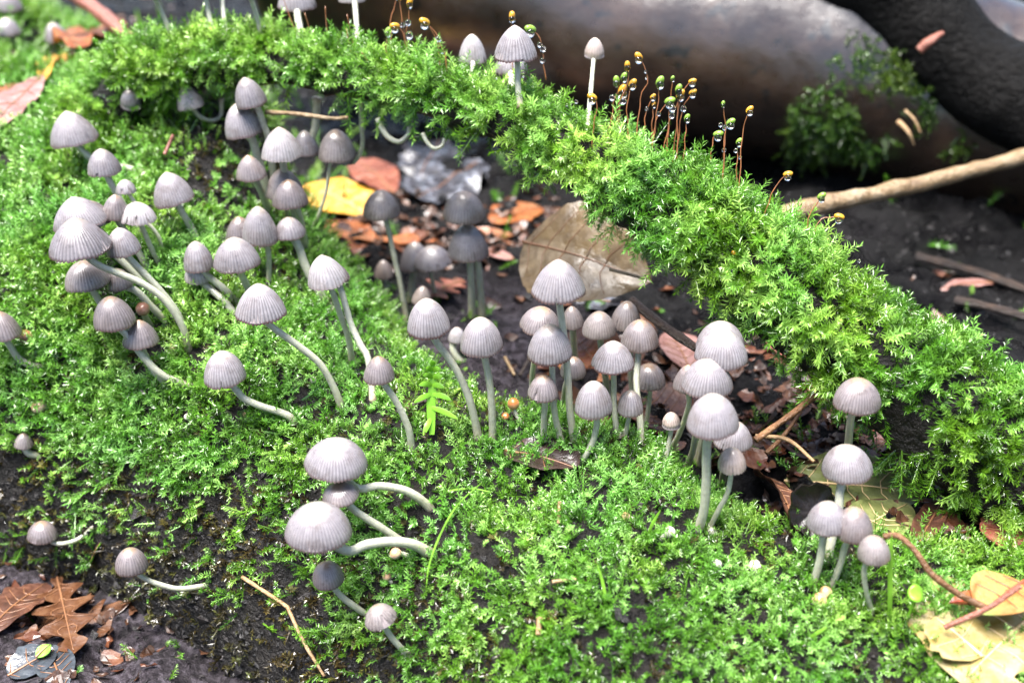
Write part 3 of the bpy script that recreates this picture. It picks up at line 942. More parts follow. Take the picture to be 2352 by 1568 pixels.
# ------------------------------------------------------------------ mushrooms
def make_cap(R, H, pleats, k=0.3, amp=0.035, seed=0, rings=15, per=4, tear=(), curl=0.0, wave=0.03):
    """pleated bell: apex at z=H, margin near z=0. returns outer mesh arrays and gill arrays"""
    r = np.random.default_rng(seed)
    n = pleats * per
    th = np.linspace(0, 1, rings + 1)[1:]
    ph = np.linspace(0, 2 * math.pi, n, endpoint=False)
    jit = np.interp(ph, np.linspace(0, 2 * math.pi, pleats + 1), np.concatenate([q := r.normal(0, 0.16, pleats), q[:1]]))
    g = np.abs(np.cos((ph * pleats) / 2 + jit)) ** 5                     # 1 in the furrow
    g[0::per] = np.maximum(g[0::per], 0)
    ang = th * math.radians(94)
    rad = R * ((1 - k) * np.sin(ang) + k * th)
    zz = H * ((1 - k) * np.cos(ang) + k * (1 - th))
    if curl:
        rad = rad * (1 - curl * sstep(0.8, 1.0, th)); 
    ph1, ph2 = r.uniform(0, 6.28, 2)
    A = amp * R * sstep(0.16, 0.55, th)
    lump = 1 + 0.03 * np.sin(2 * ph + ph1)[None] * th[:, None] + 0.02 * np.sin(3 * ph + ph2)[None] * th[:, None]
    RR = rad[:, None] * lump - A[:, None] * g[None]
    dz = (wave * R * np.sin(3 * ph + ph2) + 0.5 * wave * R * np.sin(7 * ph + ph1) + 0.035 * R * g + r.normal(0, .008, n) * R)[None] * sstep(0.6, 1.0, th)[:, None] ** 2
    ZZ = zz[:, None] + dz
    X = RR * np.cos(ph)[None]; Y = RR * np.sin(ph)[None]
    v = np.vstack([[[0, 0, H]], np.stack([X, Y, ZZ], -1).reshape(-1, 3)])
    T = np.concatenate([[0], np.repeat(th, n)])
    G = np.concatenate([[0], (g[None] * sstep(0.2, 0.5, th)[:, None]).ravel()])
    idx = 1 + np.arange(rings)[:, None] * n + np.arange(n)[None]
    nxt = np.roll(idx, -1, axis=1)
    f0 = np.stack([np.zeros(n, int), idx[0], nxt[0]], -1)
    a, b, c, d = idx[:-1], nxt[:-1], nxt[1:], idx[1:]
    quad = np.stack([a, d, c, b], -1)
    keep = np.ones(quad.shape[:2], bool)
    for (c0, w0, t0) in tear:
        dphi = np.abs((ph - c0 + math.pi) % (2 * math.pi) - math.pi)
        for i in range(rings - 1):
            t = th[i]
            if t > t0:
                keep[i] &= dphi > w0 * (t - t0) / (1 - t0)
    q = quad[keep]
    f = np.vstack([f0, q[:, [0, 1, 2]], q[:, [0, 2, 3]]])
    # gills: folded inner cone
    m = min(pleats * 2, 64)
    p2 = np.linspace(0, 2 * math.pi, m, endpoint=False)
    gt = np.array([0.12, 0.45, 0.75, 0.96])
    ga = gt * math.radians(94)
    grad = R * ((1 - k) * np.sin(ga) + k * gt) * 0.95
    gz = H * ((1 - k) * np.cos(ga) + k * (1 - gt)) * 0.93
    alt = (np.arange(m) % 2)
    GX = (grad[:, None] - 0.0 * alt) * np.cos(p2); GY = grad[:, None] * np.sin(p2)
    GZ = gz[:, None] - 0.14 * H * alt[None] * np.array([.2, 1, .9, .15])[:, None]
    gv_ = np.stack([GX, GY, GZ], -1).reshape(-1, 3)
    gi = np.arange(3)[:, None] * m + np.arange(m)[None]
    gj = np.arange(3)[:, None] * m + (np.arange(m)[None] + 1) % m
    gf_ = np.stack([gi, gj, gj + m, gi + m], -1).reshape(-1, 4)
    return v, f, T, G, gv_, to_tris(gf_)

mush_n = 0
FEET = []
CREST = []
def mushroom(label, A, Bm, w, pts, mat='cap_grey', k=0.32, sw=19, dd=None, d=None, tow=0.0, pleats=None, tone=None, tear=(), group=None, name='mushroom', stem='stem',
             curl=0.0, surf=('ground', 'log', 'branch'), bd=None, amp=0.035, low=False, f=1.13, wave=0.03, sink=0.08, near=None, fwd=0.0):
    """A apex, Bm point on the margin towards the viewer (picture units, 2352 wide), w cap width, pts the stem from cap to foot"""
    global mush_n
    mush_n += 1
    seed = 1000 + mush_n
    r = np.random.default_rng(seed)
    A = np.array(A, float); Bm = A + (np.array(Bm, float) - A) * f
    bx, by = pts[-1]
    if near is not None:
        vx, vy, vd = proj(bv)
        cand = np.where(np.abs(vx - bx) < 14)[0]
        base = bv[cand[np.argmax(bv[cand, 2])]] - np.array([0, 0, .05]); db = depth_of(base)      # the crest of the branch there
        CREST.append(base)
    elif bd is None:
        h = hit(bx, by, surf)
        base, nrm = h[0], h[1]
        db = depth_of(base)
        FEET.append((h[0], nrm))
        base = base - nrm * sink
        if fwd:
            base = at(bx, by, db - fwd); db = db - fwd
            CREST.append(base - np.array([0, -.12, .12]))
    else:
        db = bd
        base = at(bx, by, bd)
    ab = Bm - A
    L = np.linalg.norm(ab)
    ddir = ab / L
    mid = A + ddir * L * 0.6
    if d is None:
        if dd is None:
            pc = FPX / db
            rise = (by - mid[1]) / pc
            dd = -0.577 * rise * 0.8 - 0.12 * abs(bx - mid[0]) / pc
        d = db + dd
    # elevation of the sight line against the cap axis
    rd = raydir(*mid); rd = rd / np.linalg.norm(rd)
    elev = math.asin(-rd[2]) + tow
    se, ce = math.sin(elev), math.cos(elev)
    hpx = max((L - 0.5 * w * se) / ce, 0.34 * w)
    cen_px = A + ddir * (L - 0.5 * w * se)
    sc = d / FPX
    R, H = 0.5 * w * sc, hpx * sc
    cen = at(*cen_px, d)
    # axis in space: image tilt from A-B, towards the viewer by elev
    ix, iy = -ddir[0], ddir[1]
    right = RGT; view = rd; upi = np.cross(right, view); upi /= np.linalg.norm(upi)
    if upi @ UPV < 0: upi = -upi
    axis = (right * ix + upi * iy) * ce - view * se
    axis /= np.linalg.norm(axis)
    if pleats is None:
        pleats = int(np.clip(w * 0.40 + r.normal(0, 2), 20, 52))
    if not tear and not low and r.random() < 0.45:          # nibbled or split rim
        tear = tuple((r.uniform(-2.4, 2.4), r.uniform(.025, .075), r.uniform(.66, .86)) for _ in range(r.integers(1, 4)))
    o = empty(name, base)
    fr = axis_frame(axis, r.uniform(0, 6.28) if not tear else 0.0)
    if tear:   # turn so that angle 0 faces the viewer
        vloc = fr.T @ (-view)
        fr = axis_frame(axis, math.atan2(vloc[1], vloc[0]))
    v, fa, T, G, gv_, gf_ = make_cap(R, H, pleats, k, amp, seed, 9 if low else 15, 3 if low else 4, tear, curl, wave)
    Wd = v @ fr.T + (cen - base)
    me = mesh_np('cap', Wd, fa, M[mat])
    fattr(me, 'cap_t', T); fattr(me, 'groove', G)
    fattr(me, 'tone', np.full(len(T), (0.62 + r.normal(0, .2)) if tone is None else tone))
    cap = link('cap', me, o)
    link('gills', mesh_np('gills', gv_ @ fr.T + (cen - base), gf_, M['gills']), cap)
    # stem
    px = [tuple(p) for p in pts][::-1]
    ppx = np.array(px + [tuple(cen_px)])
    seg = np.concatenate([[0], np.cumsum(np.linalg.norm(np.diff(ppx, axis=0), axis=1))])
    s = seg / seg[-1]
    P3 = [base] + [at(ppx[i][0], ppx[i][1], db + (d - db) * s[i] ** 0.85) for i in range(1, len(ppx) - 1)] + [cen, cen + axis * H * 0.55]
    path = catmull(np.array(P3) - base, 26)
    q = np.linspace(0, 1, 26)
    rad = 0.45 * sw * (db + (d - db) * q) / FPX * (1.0 + 0.35 * np.exp(-q / 0.05) - 0.12 * q)
    v2, f2, ft2 = tube_np(path, rad, 10, lambda vv: 0.006 * fbm(vv * 7 + seed, 5, 2))
    sm = mesh_np('stem', v2, to_tris(f2, ft2), M[stem])
    fattr(sm, 'along', np.concatenate([np.repeat(q, 10), [0, 1]]))
    link('stem', sm, o)
    tag(o, label, 'mushroom', group)
    return o

def bud(label, c, w, pts=None, mat='bud_peach', hr=1.0, group=None, d=None, tilt=0.0, sw=None, name='young_mushroom', lift=0.35):
    """round unopened cap on a short stalk"""
    global mush_n
    mush_n += 1
    r = np.random.default_rng(3000 + mush_n)
    pts = pts or [(c[0] + w * 0.25, c[1] + w * 0.7)]
    h = hit(*pts[-1])
    FEET.append((h[0], h[1]))
    base = h[0] - h[1] * 0.04
    db = depth_of(base)
    d = (db - lift * w / (FPX / db)) if d is None else d
    R = 0.5 * w * d / FPX
    cen = at(*c, d)
    o = empty(name, base)
    v, f = sphere_np(12, 20)
    th = v[:, 2]
    prof = np.where(th > 0, 1.0, 1.0 - 0.18 * th ** 2)
    vv = v * np.array([1, 1, hr]) * prof[:, None] * R
    vv = vv * (1 + 0.06 * fbm(v * 1.5 + mush_n, 3, 2))[:, None]
    first = np.array(pts[0])
    ax = RGT * (c[0] - first[0]) * 0.02 + np.array([0, -0.25, 1.0]) + RGT * tilt
    fr = axis_frame(ax)
    me = mesh_np('cap', vv @ fr.T + cen - base, f, M[mat])
    fattr(me, 'cap_t', np.clip((1 - th) / 2, 0, 1)); fattr(me, 'groove', np.zeros(len(v))); fattr(me, 'tone', np.full(len(v), 0.85))
    link('cap', me, o)
    ppx = np.array([tuple(p) for p in pts][::-1] + [tuple(c)])
    s = np.linspace(0, 1, len(ppx))
    P3 = [base] + [at(*ppx[i], db + (d - db) * s[i]) for i in range(1, len(ppx))]
    path = catmull(np.array(P3) - base, 12)
    rw = 0.5 * (sw or w * 0.42) * db / FPX
    v2, f2, ft2 = tube_np(path, rw * np.linspace(1.15, 0.9, 12), 8)
    sm = mesh_np('stem', v2, to_tris(f2, ft2), M['stem'])
    fattr(sm, 'along', np.full(len(v2), .4))
    link('stem', sm, o)
    tag(o, label, 'mushroom', group)
    return o

m_ = mushroom
LB = 'on the mossy left bank'
# -- far left and left bank
m_('broad grey bell tilted left on a long bent stem, highest of the left bank', (155, 258), (172, 325), 108, [(184, 340), (210, 365), (236, 378), (280, 384), (352, 398)], k=.42, f=1.2)
m_('grey bell tucked under the long bent stem of a broader bell', (232, 343), (241, 398), 80, [(248, 408), (265, 440), (300, 500), (330, 545)], f=1.15, dd=-.5)
m_('small round pale bud with a mossy speck, alone under the branch end', (301, 208), (301, 250), 49, [(310, 250), (330, 262)], 'cap_pale', k=.1, curl=.2, tow=.35, dd=-.95, amp=.015, low=True)
m_('small pale grey bell hanging from a hooked stem beneath the branch', (427, 197), (439, 246), 61, [(447, 254), (462, 270), (487, 277), (507, 266), (517, 248)], 'cap_pale', k=.35, dd=-.9, sw=11, sink=-.35)
m_('narrow grey bell standing right on top of another bell below the branch', (563, 180), (578, 240), 75, [(592, 248), (606, 290), (618, 330), (640, 480)], k=.3, d=25.1)
m_('grey bell directly under the narrow topmost bell below the branch', (545, 240), (562, 308), 86, [(578, 318), (592, 362), (606, 410), (625, 480)], k=.25, d=25.5, sw=24)
m_('glossy pale grey cone with streaky highlights in the cluster below the branch', (642, 293), (648, 362), 98, [(650, 372), (656, 420), (660, 500)], 'cap_pale', k=.45, d=24.7, tone=.55)
m_('small dark grey bell with one dot highlight, lowest beside the dark hollow', (570, 357), (578, 410), 71, [(588, 418), (604, 448), (622, 490)], 'cap_brown', k=.4, d=25.2)
m_('dull brown bell mostly hidden behind a shiny dark bell below the branch', (648, 388), (656, 452), 88, [(668, 460), (690, 540)], 'cap_dark', d=25.4)
m_('shiny dark grey bell with one white glint, below the glossy pale cone', (662, 413), (668, 473), 82, [(684, 485), (695, 530), (705, 572)], 'cap_brown', d=24.8)
m_('dark fluted bell on a wiry stem in front of the yellow leaf', (772, 298), (774, 366), 87, [(758, 378), (751, 430), (737, 480), (718, 528)], 'cap_dark', k=.25, sw=9, d=25.9, f=1.1, tone=.9)
m_('pale blurred mushroom on a thick stalk hanging behind the glossy pale cone', (700, 300), (702, 352), 62, [(722, 300), (726, 262), (728, 225)], 'cap_grey', d=26.4, bd=25.9, sw=20, low=True)
m_('grey mushroom on a curved stalk hanging behind the dark fluted bell', (786, 322), (790, 372), 60, [(814, 372), (832, 335), (830, 285), (826, 225)], 'cap_brown', d=26.4, surf=('branch',), sw=12, low=True)
m_('tiny ragged pale cap with frayed edge above a torn white cap', (287, 413), (290, 443), 46, [(300, 450), (330, 500), (365, 545), (372, 590)], 'cap_pale', dd=-.5, sw=11, tear=((.3, .3, .5), (-.5, .22, .55)), k=.2)
m_('plain dark grey bell wedged behind the torn white cap', (265, 447), (266, 500), 63, [(280, 520), (330, 600), (345, 640)], 'cap_brown', dd=-.7)
m_('torn whitish cap with split edge and a grey hole', (314, 465), (317, 512), 84, [(328, 525), (350, 575), (374, 622)], 'cap_pale', k=.3, tear=((-.12, .09, .45), (.55, .1, .5), (-.7, .08, .55)), dd=-.7, sw=14)
m_('smooth brown-topped grey bell leaning left beside the dark hollow', (383, 398), (403, 465), 94, [(414, 480), (440, 525), (464, 560)], k=.35, f=1.14)
m_('wide grey bell right behind the big red-rimmed bell', (168, 455), (190, 525), 122, [(215, 540), (300, 620), (360, 690)], 'cap_grey', k=.42, dd=-1.1)
m_('brownish bell edge peeping out behind two wide bells', (200, 462), (215, 520), 92, [(240, 540), (320, 620), (350, 665)], 'cap_brown', dd=-.6)
m_('large streaky cone with dark reddish rim on a long arching stem', (170, 502), (188, 588), 146, [(219, 604), (267, 626), (317, 646), (367, 678), (402, 720), (423, 760), (430, 806)], 'cap_rim', k=.5, dd=-1.35, pleats=46, amp=.045, f=1.14)
m_('grey bell at the right shoulder of the large red-rimmed cone', (272, 525), (287, 583), 82, [(300, 596), (345, 642), (385, 688), (412, 730), (427, 785)], dd=-.95)
m_('dark fluted bell right under the large red-rimmed cone', (190, 600), (205, 662), 106, [(220, 678), (238, 705), (300, 770)], 'cap_dark', k=.25, dd=-.9)
m_('blackish spotted cap hidden behind the long arching stem', (268, 618), (279, 662), 62, [(313, 668), (348, 704), (381, 738)], 'cap_dark', dd=-.5)
m_('round dark violet bell with fine ribs touching a smaller cone', (250, 683), (266, 752), 96, [(290, 768), (330, 820), (375, 862), (445, 890)], 'cap_brown', k=.22, tone=.8, dd=-.8)
m_('small violet brown cone next to the round dark violet bell', (318, 735), (326, 795), 83, [(330, 808), (347, 842), (371, 870), (399, 906)], 'cap_brown', k=.45, tone=.75, dd=-.6)
m_('dark grey bell cut off by the picture margin above a small brown bud', (-6, 716), (9, 778), 88, [(22, 792), (42, 822), (70, 838), (104, 845)], 'cap_brown', k=.4, dd=-.6)
bud('reddish brown closed bud on a bent stalk, on the far left bank', (62, 775), 33, [(76, 795), (96, 822), (124, 840)], 'bud_brown', 1.2)
bud('shiny reddish brown bud with white glint between pale stems', (328, 710), 33, [(334, 730), (346, 750)], 'bud_brown', 1.05, d=23.3)
bud('cream bud with a short tail in the moss low on the left bank', (90, 933), 35, [(112, 930), (124, 928)], 'bud_peach')
bud('pale pinkish speck of a bud near the foot of the long arching stem', (400, 797), 22, None, 'bud_peach')
bud('small orange bud low in the moss below a lone tilted bell', (570, 953), 24, [(582, 950), (590, 952)], 'bud_peach')
bud('tiny white bud beside the long stem of a tilted bell', (720, 873), 17, None, 'bud_white')
bud('tiny translucent white bud in dark moss low on the bank', (431, 957), 16, None, 'bud_white')

# -- middle left
m_('upright grey bell overlapping a whitish cap below it', (448, 555), (458, 618), 72, [(478, 634), (515, 664), (552, 695)], k=.25, f=1.12)
m_('whitish cap half hidden beneath an upright grey bell', (450, 602), (456, 648), 62, [(478, 660), (515, 692), (550, 728)], 'cap_pale', k=.15, f=1.1, dd=.1)
m_('glossy rounded bell with tan top between two grey bells', (534, 547), (548, 618), 108, [(556, 634), (568, 658), (590, 690)], k=.3, dd=-.9, f=1.12)
m_('tall pale bell standing on a straight upright stem', (592, 475), (598, 555), 83, [(614, 568), (618, 612), (617, 660)], 'cap_grey', k=.25, sw=15, tone=.8)
m_('tan-topped bell behind the tall pale bell', (548, 498), (556, 556), 74, [(565, 570), (585, 640)], 'cap_brown', dd=-.4)
m_('grey bell on a thick slanting stalk right of the tall pale bell', (661, 500), (668, 546), 72, [(684, 562), (702, 612), (728, 660), (764, 710)], k=.25, sw=24, dd=-.7)
m_('strongly ribbed glossy bell with tan top and long curving stem', (592, 652), (602, 732), 116, [(622, 748), (680, 790), (732, 832), (762, 880), (778, 918), (787, 940)], 'cap_rim', k=.42, pleats=40, amp=.05, dd=-1.15, f=1.16)
m_('lone rounded tan-topped bell tilted left on an S-shaped stem', (506, 808), (521, 880), 99, [(542, 894), (562, 916), (602, 933), (642, 946), (666, 957), (677, 972)], k=.25, f=1.14)
m_('ribbed whitish bell with orange-tan tip on paired stems', (738, 587), (754, 655), 96, [(764, 672), (786, 735), (801, 780), (813, 838)], 'cap_pale', k=.42, pleats=30, amp=.05, sw=17, tone=.65, f=1.14, d=22.3)
m_('grey bell hidden behind the ribbed whitish bell, sharing its clump', (766, 606), (774, 648), 62, [(785, 672), (804, 738), (828, 792), (846, 826), (857, 922)], 'cap_brown', sw=18, d=22.9)
m_('small tan-topped bell on a curved stem left of the green sprout', (868, 818), (872, 876), 73, [(888, 890), (908, 918), (928, 958), (941, 995), (947, 1038)], 'cap_brown', k=.35, tone=.95, f=1.13)

# -- hollow, middle
m_('dark brown grey bell in front of the brown red leaf', (876, 437), (877, 500), 86, [(888, 512), (906, 592), (920, 655), (932, 738)], 'cap_dark', k=.2, dd=-1.0, sw=14, tone=.7, f=1.1)
m_('dark olive brown bell right above a streaky grey bell', (1066, 441), (1065, 508), 101, [(1096, 600), (1102, 650), (1108, 728)], 'cap_dark', k=.2, tone=.75, dd=-1.35, f=1.1)
m_('streaky grey bell directly beneath the dark olive brown bell', (1072, 515), (1076, 592), 97, [(1080, 606), (1083, 660), (1087, 728)], k=.3, dd=-1.0, tone=.5, f=1.12)
m_('blurred grey cone at the back of the hollow beside a frayed cap', (952, 555), (956, 616), 74, [(948, 640), (944, 690)], 'cap_grey', dd=-.5, tone=.5, low=True)
m_('frayed grey cap with a ragged flaring edge at the back of the hollow', (990, 565), (996, 616), 92, [(992, 632), (1002, 690)], 'cap_grey', dd=-.7, k=.3, tone=.5, tear=((.2, .07, .6), (-.3, .06, .6), (.8, .08, .55)), sw=11)
m_('small pinkish brown blurred cap left of the blurred grey cone', (880, 597), (882, 636), 45, [(884, 650), (886, 672)], 'cap_beige', low=True, tone=.4)
m_('small cream cap at the foot of the dark red leaf', (972, 657), (968, 696), 46, [(965, 712), (962, 745)], 'cap_beige', low=True, tone=.7, dd=-.3)
m_('smooth grey bell with pale apex on a long leaning stem', (978, 686), (986, 766), 104, [(1002, 784), (1040, 836), (1068, 890), (1086, 945), (1103, 1008)], 'cap_rim', k=.3, sw=21, f=1.13, tone=.8)
m_('rounded grey bell with bright apex on an upright stem by the mud', (1103, 730), (1106, 808), 99, [(1114, 824), (1125, 880), (1130, 945), (1135, 1014)], 'cap_grey', k=.2, sw=20, f=1.14, tone=.9)
m_('tiny translucent pale cap peeping between two large bells', (1049, 752), (1050, 784), 40, [(1040, 795), (1046, 815), (1058, 830)], 'cap_pale', low=True, k=.15, dd=-.1)
m_('largest pointed bell with a tiny split, on a tall straight stem', (1282, 596), (1284, 682), 129, [(1286, 702), (1295, 772), (1303, 850), (1310, 950), (1321, 1012)], 'cap_rim', k=.5, pleats=44, amp=.045, sw=20, f=1.17, tear=((-.12, .035, .72),), tone=.75)
m_('brown-topped glossy bell pressed behind a pale-topped one', (1246, 706), (1238, 764), 96, [(1226, 835), (1222, 890), (1226, 950)], 'cap_brown', k=.25, tone=.95, d=21.9, sw=15, tow=0)
m_('pale-topped rounded bell at the centre of the tight middle cluster', (1262, 746), (1264, 826), 105, [(1268, 842), (1270, 900), (1275, 955), (1293, 1026)], 'cap_rim', k=.22, sw=17, f=1.15, tone=.85)
m_('small cracked bell with a notch, lowest of the tight middle cluster', (1248, 862), (1247, 916), 73, [(1252, 928), (1249, 972), (1246, 1022)], 'cap_brown', k=.25, tone=1.0, tear=((-.55, .16, .45),), sw=17, dd=-.8)
m_('dull brownish cap half hidden behind the tall straight stem', (1312, 703), (1316, 750), 54, [(1318, 790), (1322, 860)], 'cap_dark', low=True, d=23.6)
m_('dim grey cap low behind the tall straight stem', (1316, 820), (1316, 866), 62, [(1302, 880), (1294, 930), (1290, 965)], 'cap_brown', low=True, d=22.9, k=.15)
m_('dark grey bell before the orange leaf, left of two others', (1376, 716), (1376, 774), 76, [(1386, 830), (1400, 930)], 'cap_dark', k=.2, tone=.85, d=23.3, f=1.1)
m_('dark grey bell leaning against the mossy branch underside', (1442, 692), (1437, 752), 72, [(1445, 800), (1452, 930)], 'cap_dark', k=.25, d=23.6, tone=.8)
m_('grey bell with broad ribs behind the tan-topped bell', (1470, 735), (1470, 800), 91, [(1466, 820), (1462, 885), (1470, 960), (1481, 1025)], 'cap_brown', k=.28, tone=.8, d=22.4, sw=18)
m_('flared tan-topped bell with reddish rim in front of the orange leaf', (1409, 783), (1408, 850), 99, [(1409, 864), (1411, 930), (1416, 985), (1426, 1002)], 'cap_rim', k=.42, sw=16, f=1.15, tone=.9)
m_('small round shiny bell right of the flared tan-topped bell', (1492, 837), (1491, 890), 76, [(1493, 906), (1487, 955), (1479, 1012)], 'cap_brown', k=.1, tone=1.0, sw=13, dd=-.9)
m_('egg-shaped grey bell on a stem curving right, before the cluster', (1363, 877), (1364, 952), 88, [(1371, 968), (1362, 1014), (1342, 1050), (1313, 1074)], 'cap_grey', k=.15, tone=1.0, sw=17, f=1.12)
m_('small bell with frosted left edge beside the egg-shaped bell', (1448, 897), (1448, 950), 62, [(1443, 966), (1437, 1006)], 'cap_grey', k=.18, tone=.8, sw=13, amp=.06, pleats=22)
bud('tiny orange bud on a thin stalk before the tight middle cluster', (1179, 928), 28, [(1183, 946), (1194, 966), (1212, 978)], 'bud_orange', 1.08, sw=10)
bud('orange red crumb-like bud lying left of the tiny orange stalked bud', (1161, 956), 20, None, 'bud_orange', 0.8)
m_('tiny ribbed bud white on top and orange below', (1542, 948), (1542, 984), 45, [(1540, 998), (1532, 1040), (1524, 1076)], 'cap_beige', k=.05, curl=.25, amp=.07, pleats=20, sw=13, tone=1.0, stem='stem')

# -- right cluster
m_('large grey bell at the top of the tall overlapping stack', (1655, 740), (1655, 816), 116, [(1640, 900), (1600, 1060)], 'cap_grey', k=.2, d=21.5, tone=.85)
m_('large bell second in the tall overlapping stack, on the right', (1661, 760), (1654, 838), 122, [(1640, 900), (1610, 1066)], 'cap_grey', k=.2, d=21.0, tone=.9, f=1.14)
m_('broad ribbed bell third in the tall overlapping stack', (1630, 825), (1621, 905), 119, [(1600, 980), (1590, 1040), (1572, 1082)], 'cap_grey', k=.25, d=20.9, tone=.85, sw=17, f=1.13)
m_('small grey cap peeping out left of the overlapping stack', (1582, 838), (1578, 896), 66, [(1582, 930), (1562, 990), (1528, 1050)], 'cap_brown', tone=1.0, d=21.4, sw=15)
m_('wide tan-topped bell lowest of the overlapping stack on a thick stem', (1638, 907), (1637, 998), 124, [(1624, 1016), (1622, 1100), (1617, 1170), (1604, 1224)], 'cap_grey', k=.25, sw=25, f=1.1, tone=1.0, dd=-1.1)
m_('ribbed grey bell half behind the wide tan-topped bell', (1690, 968), (1681, 1030), 90, [(1668, 1060), (1650, 1110)], 'cap_grey', tone=.9, d=20.6)
m_('small round ribbed cap on a bent thin stem by the thick stem', (1681, 1030), (1682, 1082), 67, [(1678, 1096), (1671, 1132), (1650, 1172), (1630, 1216)], 'cap_beige', k=.12, tone=.95, sw=14, amp=.05, dd=-.75)
m_('dark grey bell alone under the branch before the pink leaf', (1976, 871), (1964, 943), 109, [(1954, 964), (1946, 1040), (1936, 1130)], 'cap_brown', k=.2, tone=1.0, d=20.1, sw=21)
m_('rounded grey bell above a pair of smaller bells by the green leaf', (1946, 1025), (1945, 1100), 115, [(1930, 1124), (1924, 1180), (1900, 1290)], 'cap_grey', k=.18, tone=.85, d=20.0, sw=25, f=1.15)
m_('finely ribbed grey bell touching a browner one by the black disc', (1904, 1155), (1900, 1222), 95, [(1891, 1236), (1882, 1290), (1870, 1345)], 'cap_grey', k=.18, tone=.8, sw=21, f=1.14)
m_('browner bell half behind the finely ribbed one by the black disc', (1966, 1168), (1957, 1238), 91, [(1941, 1254), (1931, 1292), (1910, 1350)], 'cap_brown', k=.18, tone=1.0, sw=18, dd=-.6)
m_('dark shiny brown round cap beside the green grass stem', (2010, 1233), (2005, 1290), 76, [(1986, 1300), (1989, 1355), (2007, 1408)], 'cap_dark', k=.12, tone=1.0, sw=14, dd=-.7)
bud('larger of two joined peach buds below the finely ribbed bell', (1882, 1378), 36, [(1886, 1395), (1896, 1398)], 'bud_peach')
bud('smaller of two joined peach buds below the finely ribbed bell', (1897, 1360), 30, [(1906, 1384), (1908, 1392)], 'bud_peach')
bud('cream bud standing in moss right of the thick stem', (1646, 1295), 25, None, 'bud_white', 1.2)
bud('cream bud with a short brown tail in the dark bare patch', (1734, 1300), 31, [(1716, 1302), (1708, 1304)], 'bud_white')
bud('tiny cream bud at the very foot of the thick stem', (1635, 1220), 20, None, 'bud_white')
bud('small pinkish orange bud on dark bare wood, right of the dark wet leaf', (1436, 1188), 25, [(1450, 1190), (1460, 1192)], 'bud_peach')
bud('white translucent bud tilted in moss left of the thick stem', (1538, 1222), 28, [(1524, 1232), (1518, 1238)], 'bud_white')

# -- foreground left
m_('big grey dome with white glint on a stem arching to the right', (770, 1012), (773, 1096), 143, [(818, 1120), (870, 1115), (925, 1124), (962, 1143), (990, 1168)], 'cap_grey', k=.25, tone=.85, sw=22, dd=-1.0, f=1.13)
m_('ribbed grey cap sandwiched between the two big domes', (775, 1112), (789, 1158), 90, [(816, 1172), (852, 1196), (892, 1222), (928, 1245)], 'cap_brown', k=.2, tone=.9, sw=21, dd=-.75)
m_('biggest smooth dome with yellow-white glint, lower of the two', (724, 1163), (736, 1252), 152, [(796, 1264), (842, 1250), (900, 1243), (950, 1250), (988, 1268)], 'cap_grey', k=.2, tone=.8, sw=27, dd=-1.2, f=1.18)
m_('small tan ribbed cap beneath the biggest smooth dome', (746, 1293), (758, 1345), 75, [(782, 1366), (812, 1390), (848, 1420)], 'cap_brown', k=.15, tone=1.1, sw=17, dd=-.5, f=1.16)
m_('torn dark violet cap with missing wedge, low in the foreground moss', (864, 1393), (882, 1438), 76, [(892, 1452), (916, 1482), (940, 1510)], 'cap_dark', k=.3, tone=1.1, tear=((.15, .38, .35), (.9, .15, .6)), sw=17, dd=-.5, pleats=24, amp=.06)
bud('pink bud under the arching stem of the biggest dome', (909, 1271), 28, [(925, 1272), (936, 1274)], 'bud_peach')
bud('small round peach bud on bare brown moss', (889, 1323), 21, [(896, 1334), (900, 1338)], 'bud_peach')
m_('lone small tan cap reaching over the bare soil on a sideways stem', (294, 1262), (306, 1315), 73, [(330, 1326), (372, 1343), (420, 1351), (484, 1345)], 'cap_brown', k=.12, tone=1.15, sw=15, dd=-.7, surf=('log',), f=1.15, sink=.3)
m_('blurred grey cap near the soil with a stem curving up right', (92, 1200), (101, 1244), 68, [(135, 1248), (182, 1236), (214, 1205)], 'cap_brown', k=.15, tone=.8, sw=12, dd=-.1, low=True)
m_('dim grey cap in shadow at the left foot of the bank', (52, 995), (55, 1028), 42, [(66, 1040), (90, 1050)], 'cap_dark', low=True, tone=.8)

# -- on and behind the branch
m_('flared ribbed cap with scalloped rim standing upright on the branch crest', (1182, 60), (1185, 135), 102, [(1189, 150), (1190, 200), (1196, 248)], 'cap_rim', k=.45, pleats=34, amp=.055, sw=16, surf=('branch',), wave=.05, dd=-.1, f=1.1, fwd=.5)
m_('pale bell just behind the branch crest, left of the flared ribbed cap', (1084, 80), (1085, 138), 66, [(1086, 150), (1087, 172)], 'cap_pale', k=.3, near=25.3, d=25.2, sw=13, tone=.8)
m_('pale bell peeping behind the stem of the flared ribbed cap', (1172, 122), (1173, 166), 76, [(1175, 185), (1176, 200)], 'cap_grey', k=.25, near=25.2, d=25.1, tone=.8)
m_('small smooth beige bell alone on the branch crest', (1366, 88), (1365, 130), 49, [(1363, 140), (1359, 198)], 'cap_beige', k=.2, amp=.01, near=24.4, d=24.3, sw=12, tone=.9, curl=.08)
m_('grey bell rising behind the branch crest above the thin setae', (682, -38), (683, 18), 88, [(684, 40), (686, 70)], 'cap_grey', near=27.0, d=26.8, tone=.9)
m_('pale cap on a short pale stem behind the branch, left of the amber capsules', (806, -48), (808, 0), 62, [(815, 8), (813, 55)], 'cap_pale', near=26.6, d=26.5, sw=14)
TOPG = 'mushrooms rising from the left part of the branch'
TOPL = 'mushroom on a pale stem rising from the left part of the branch'
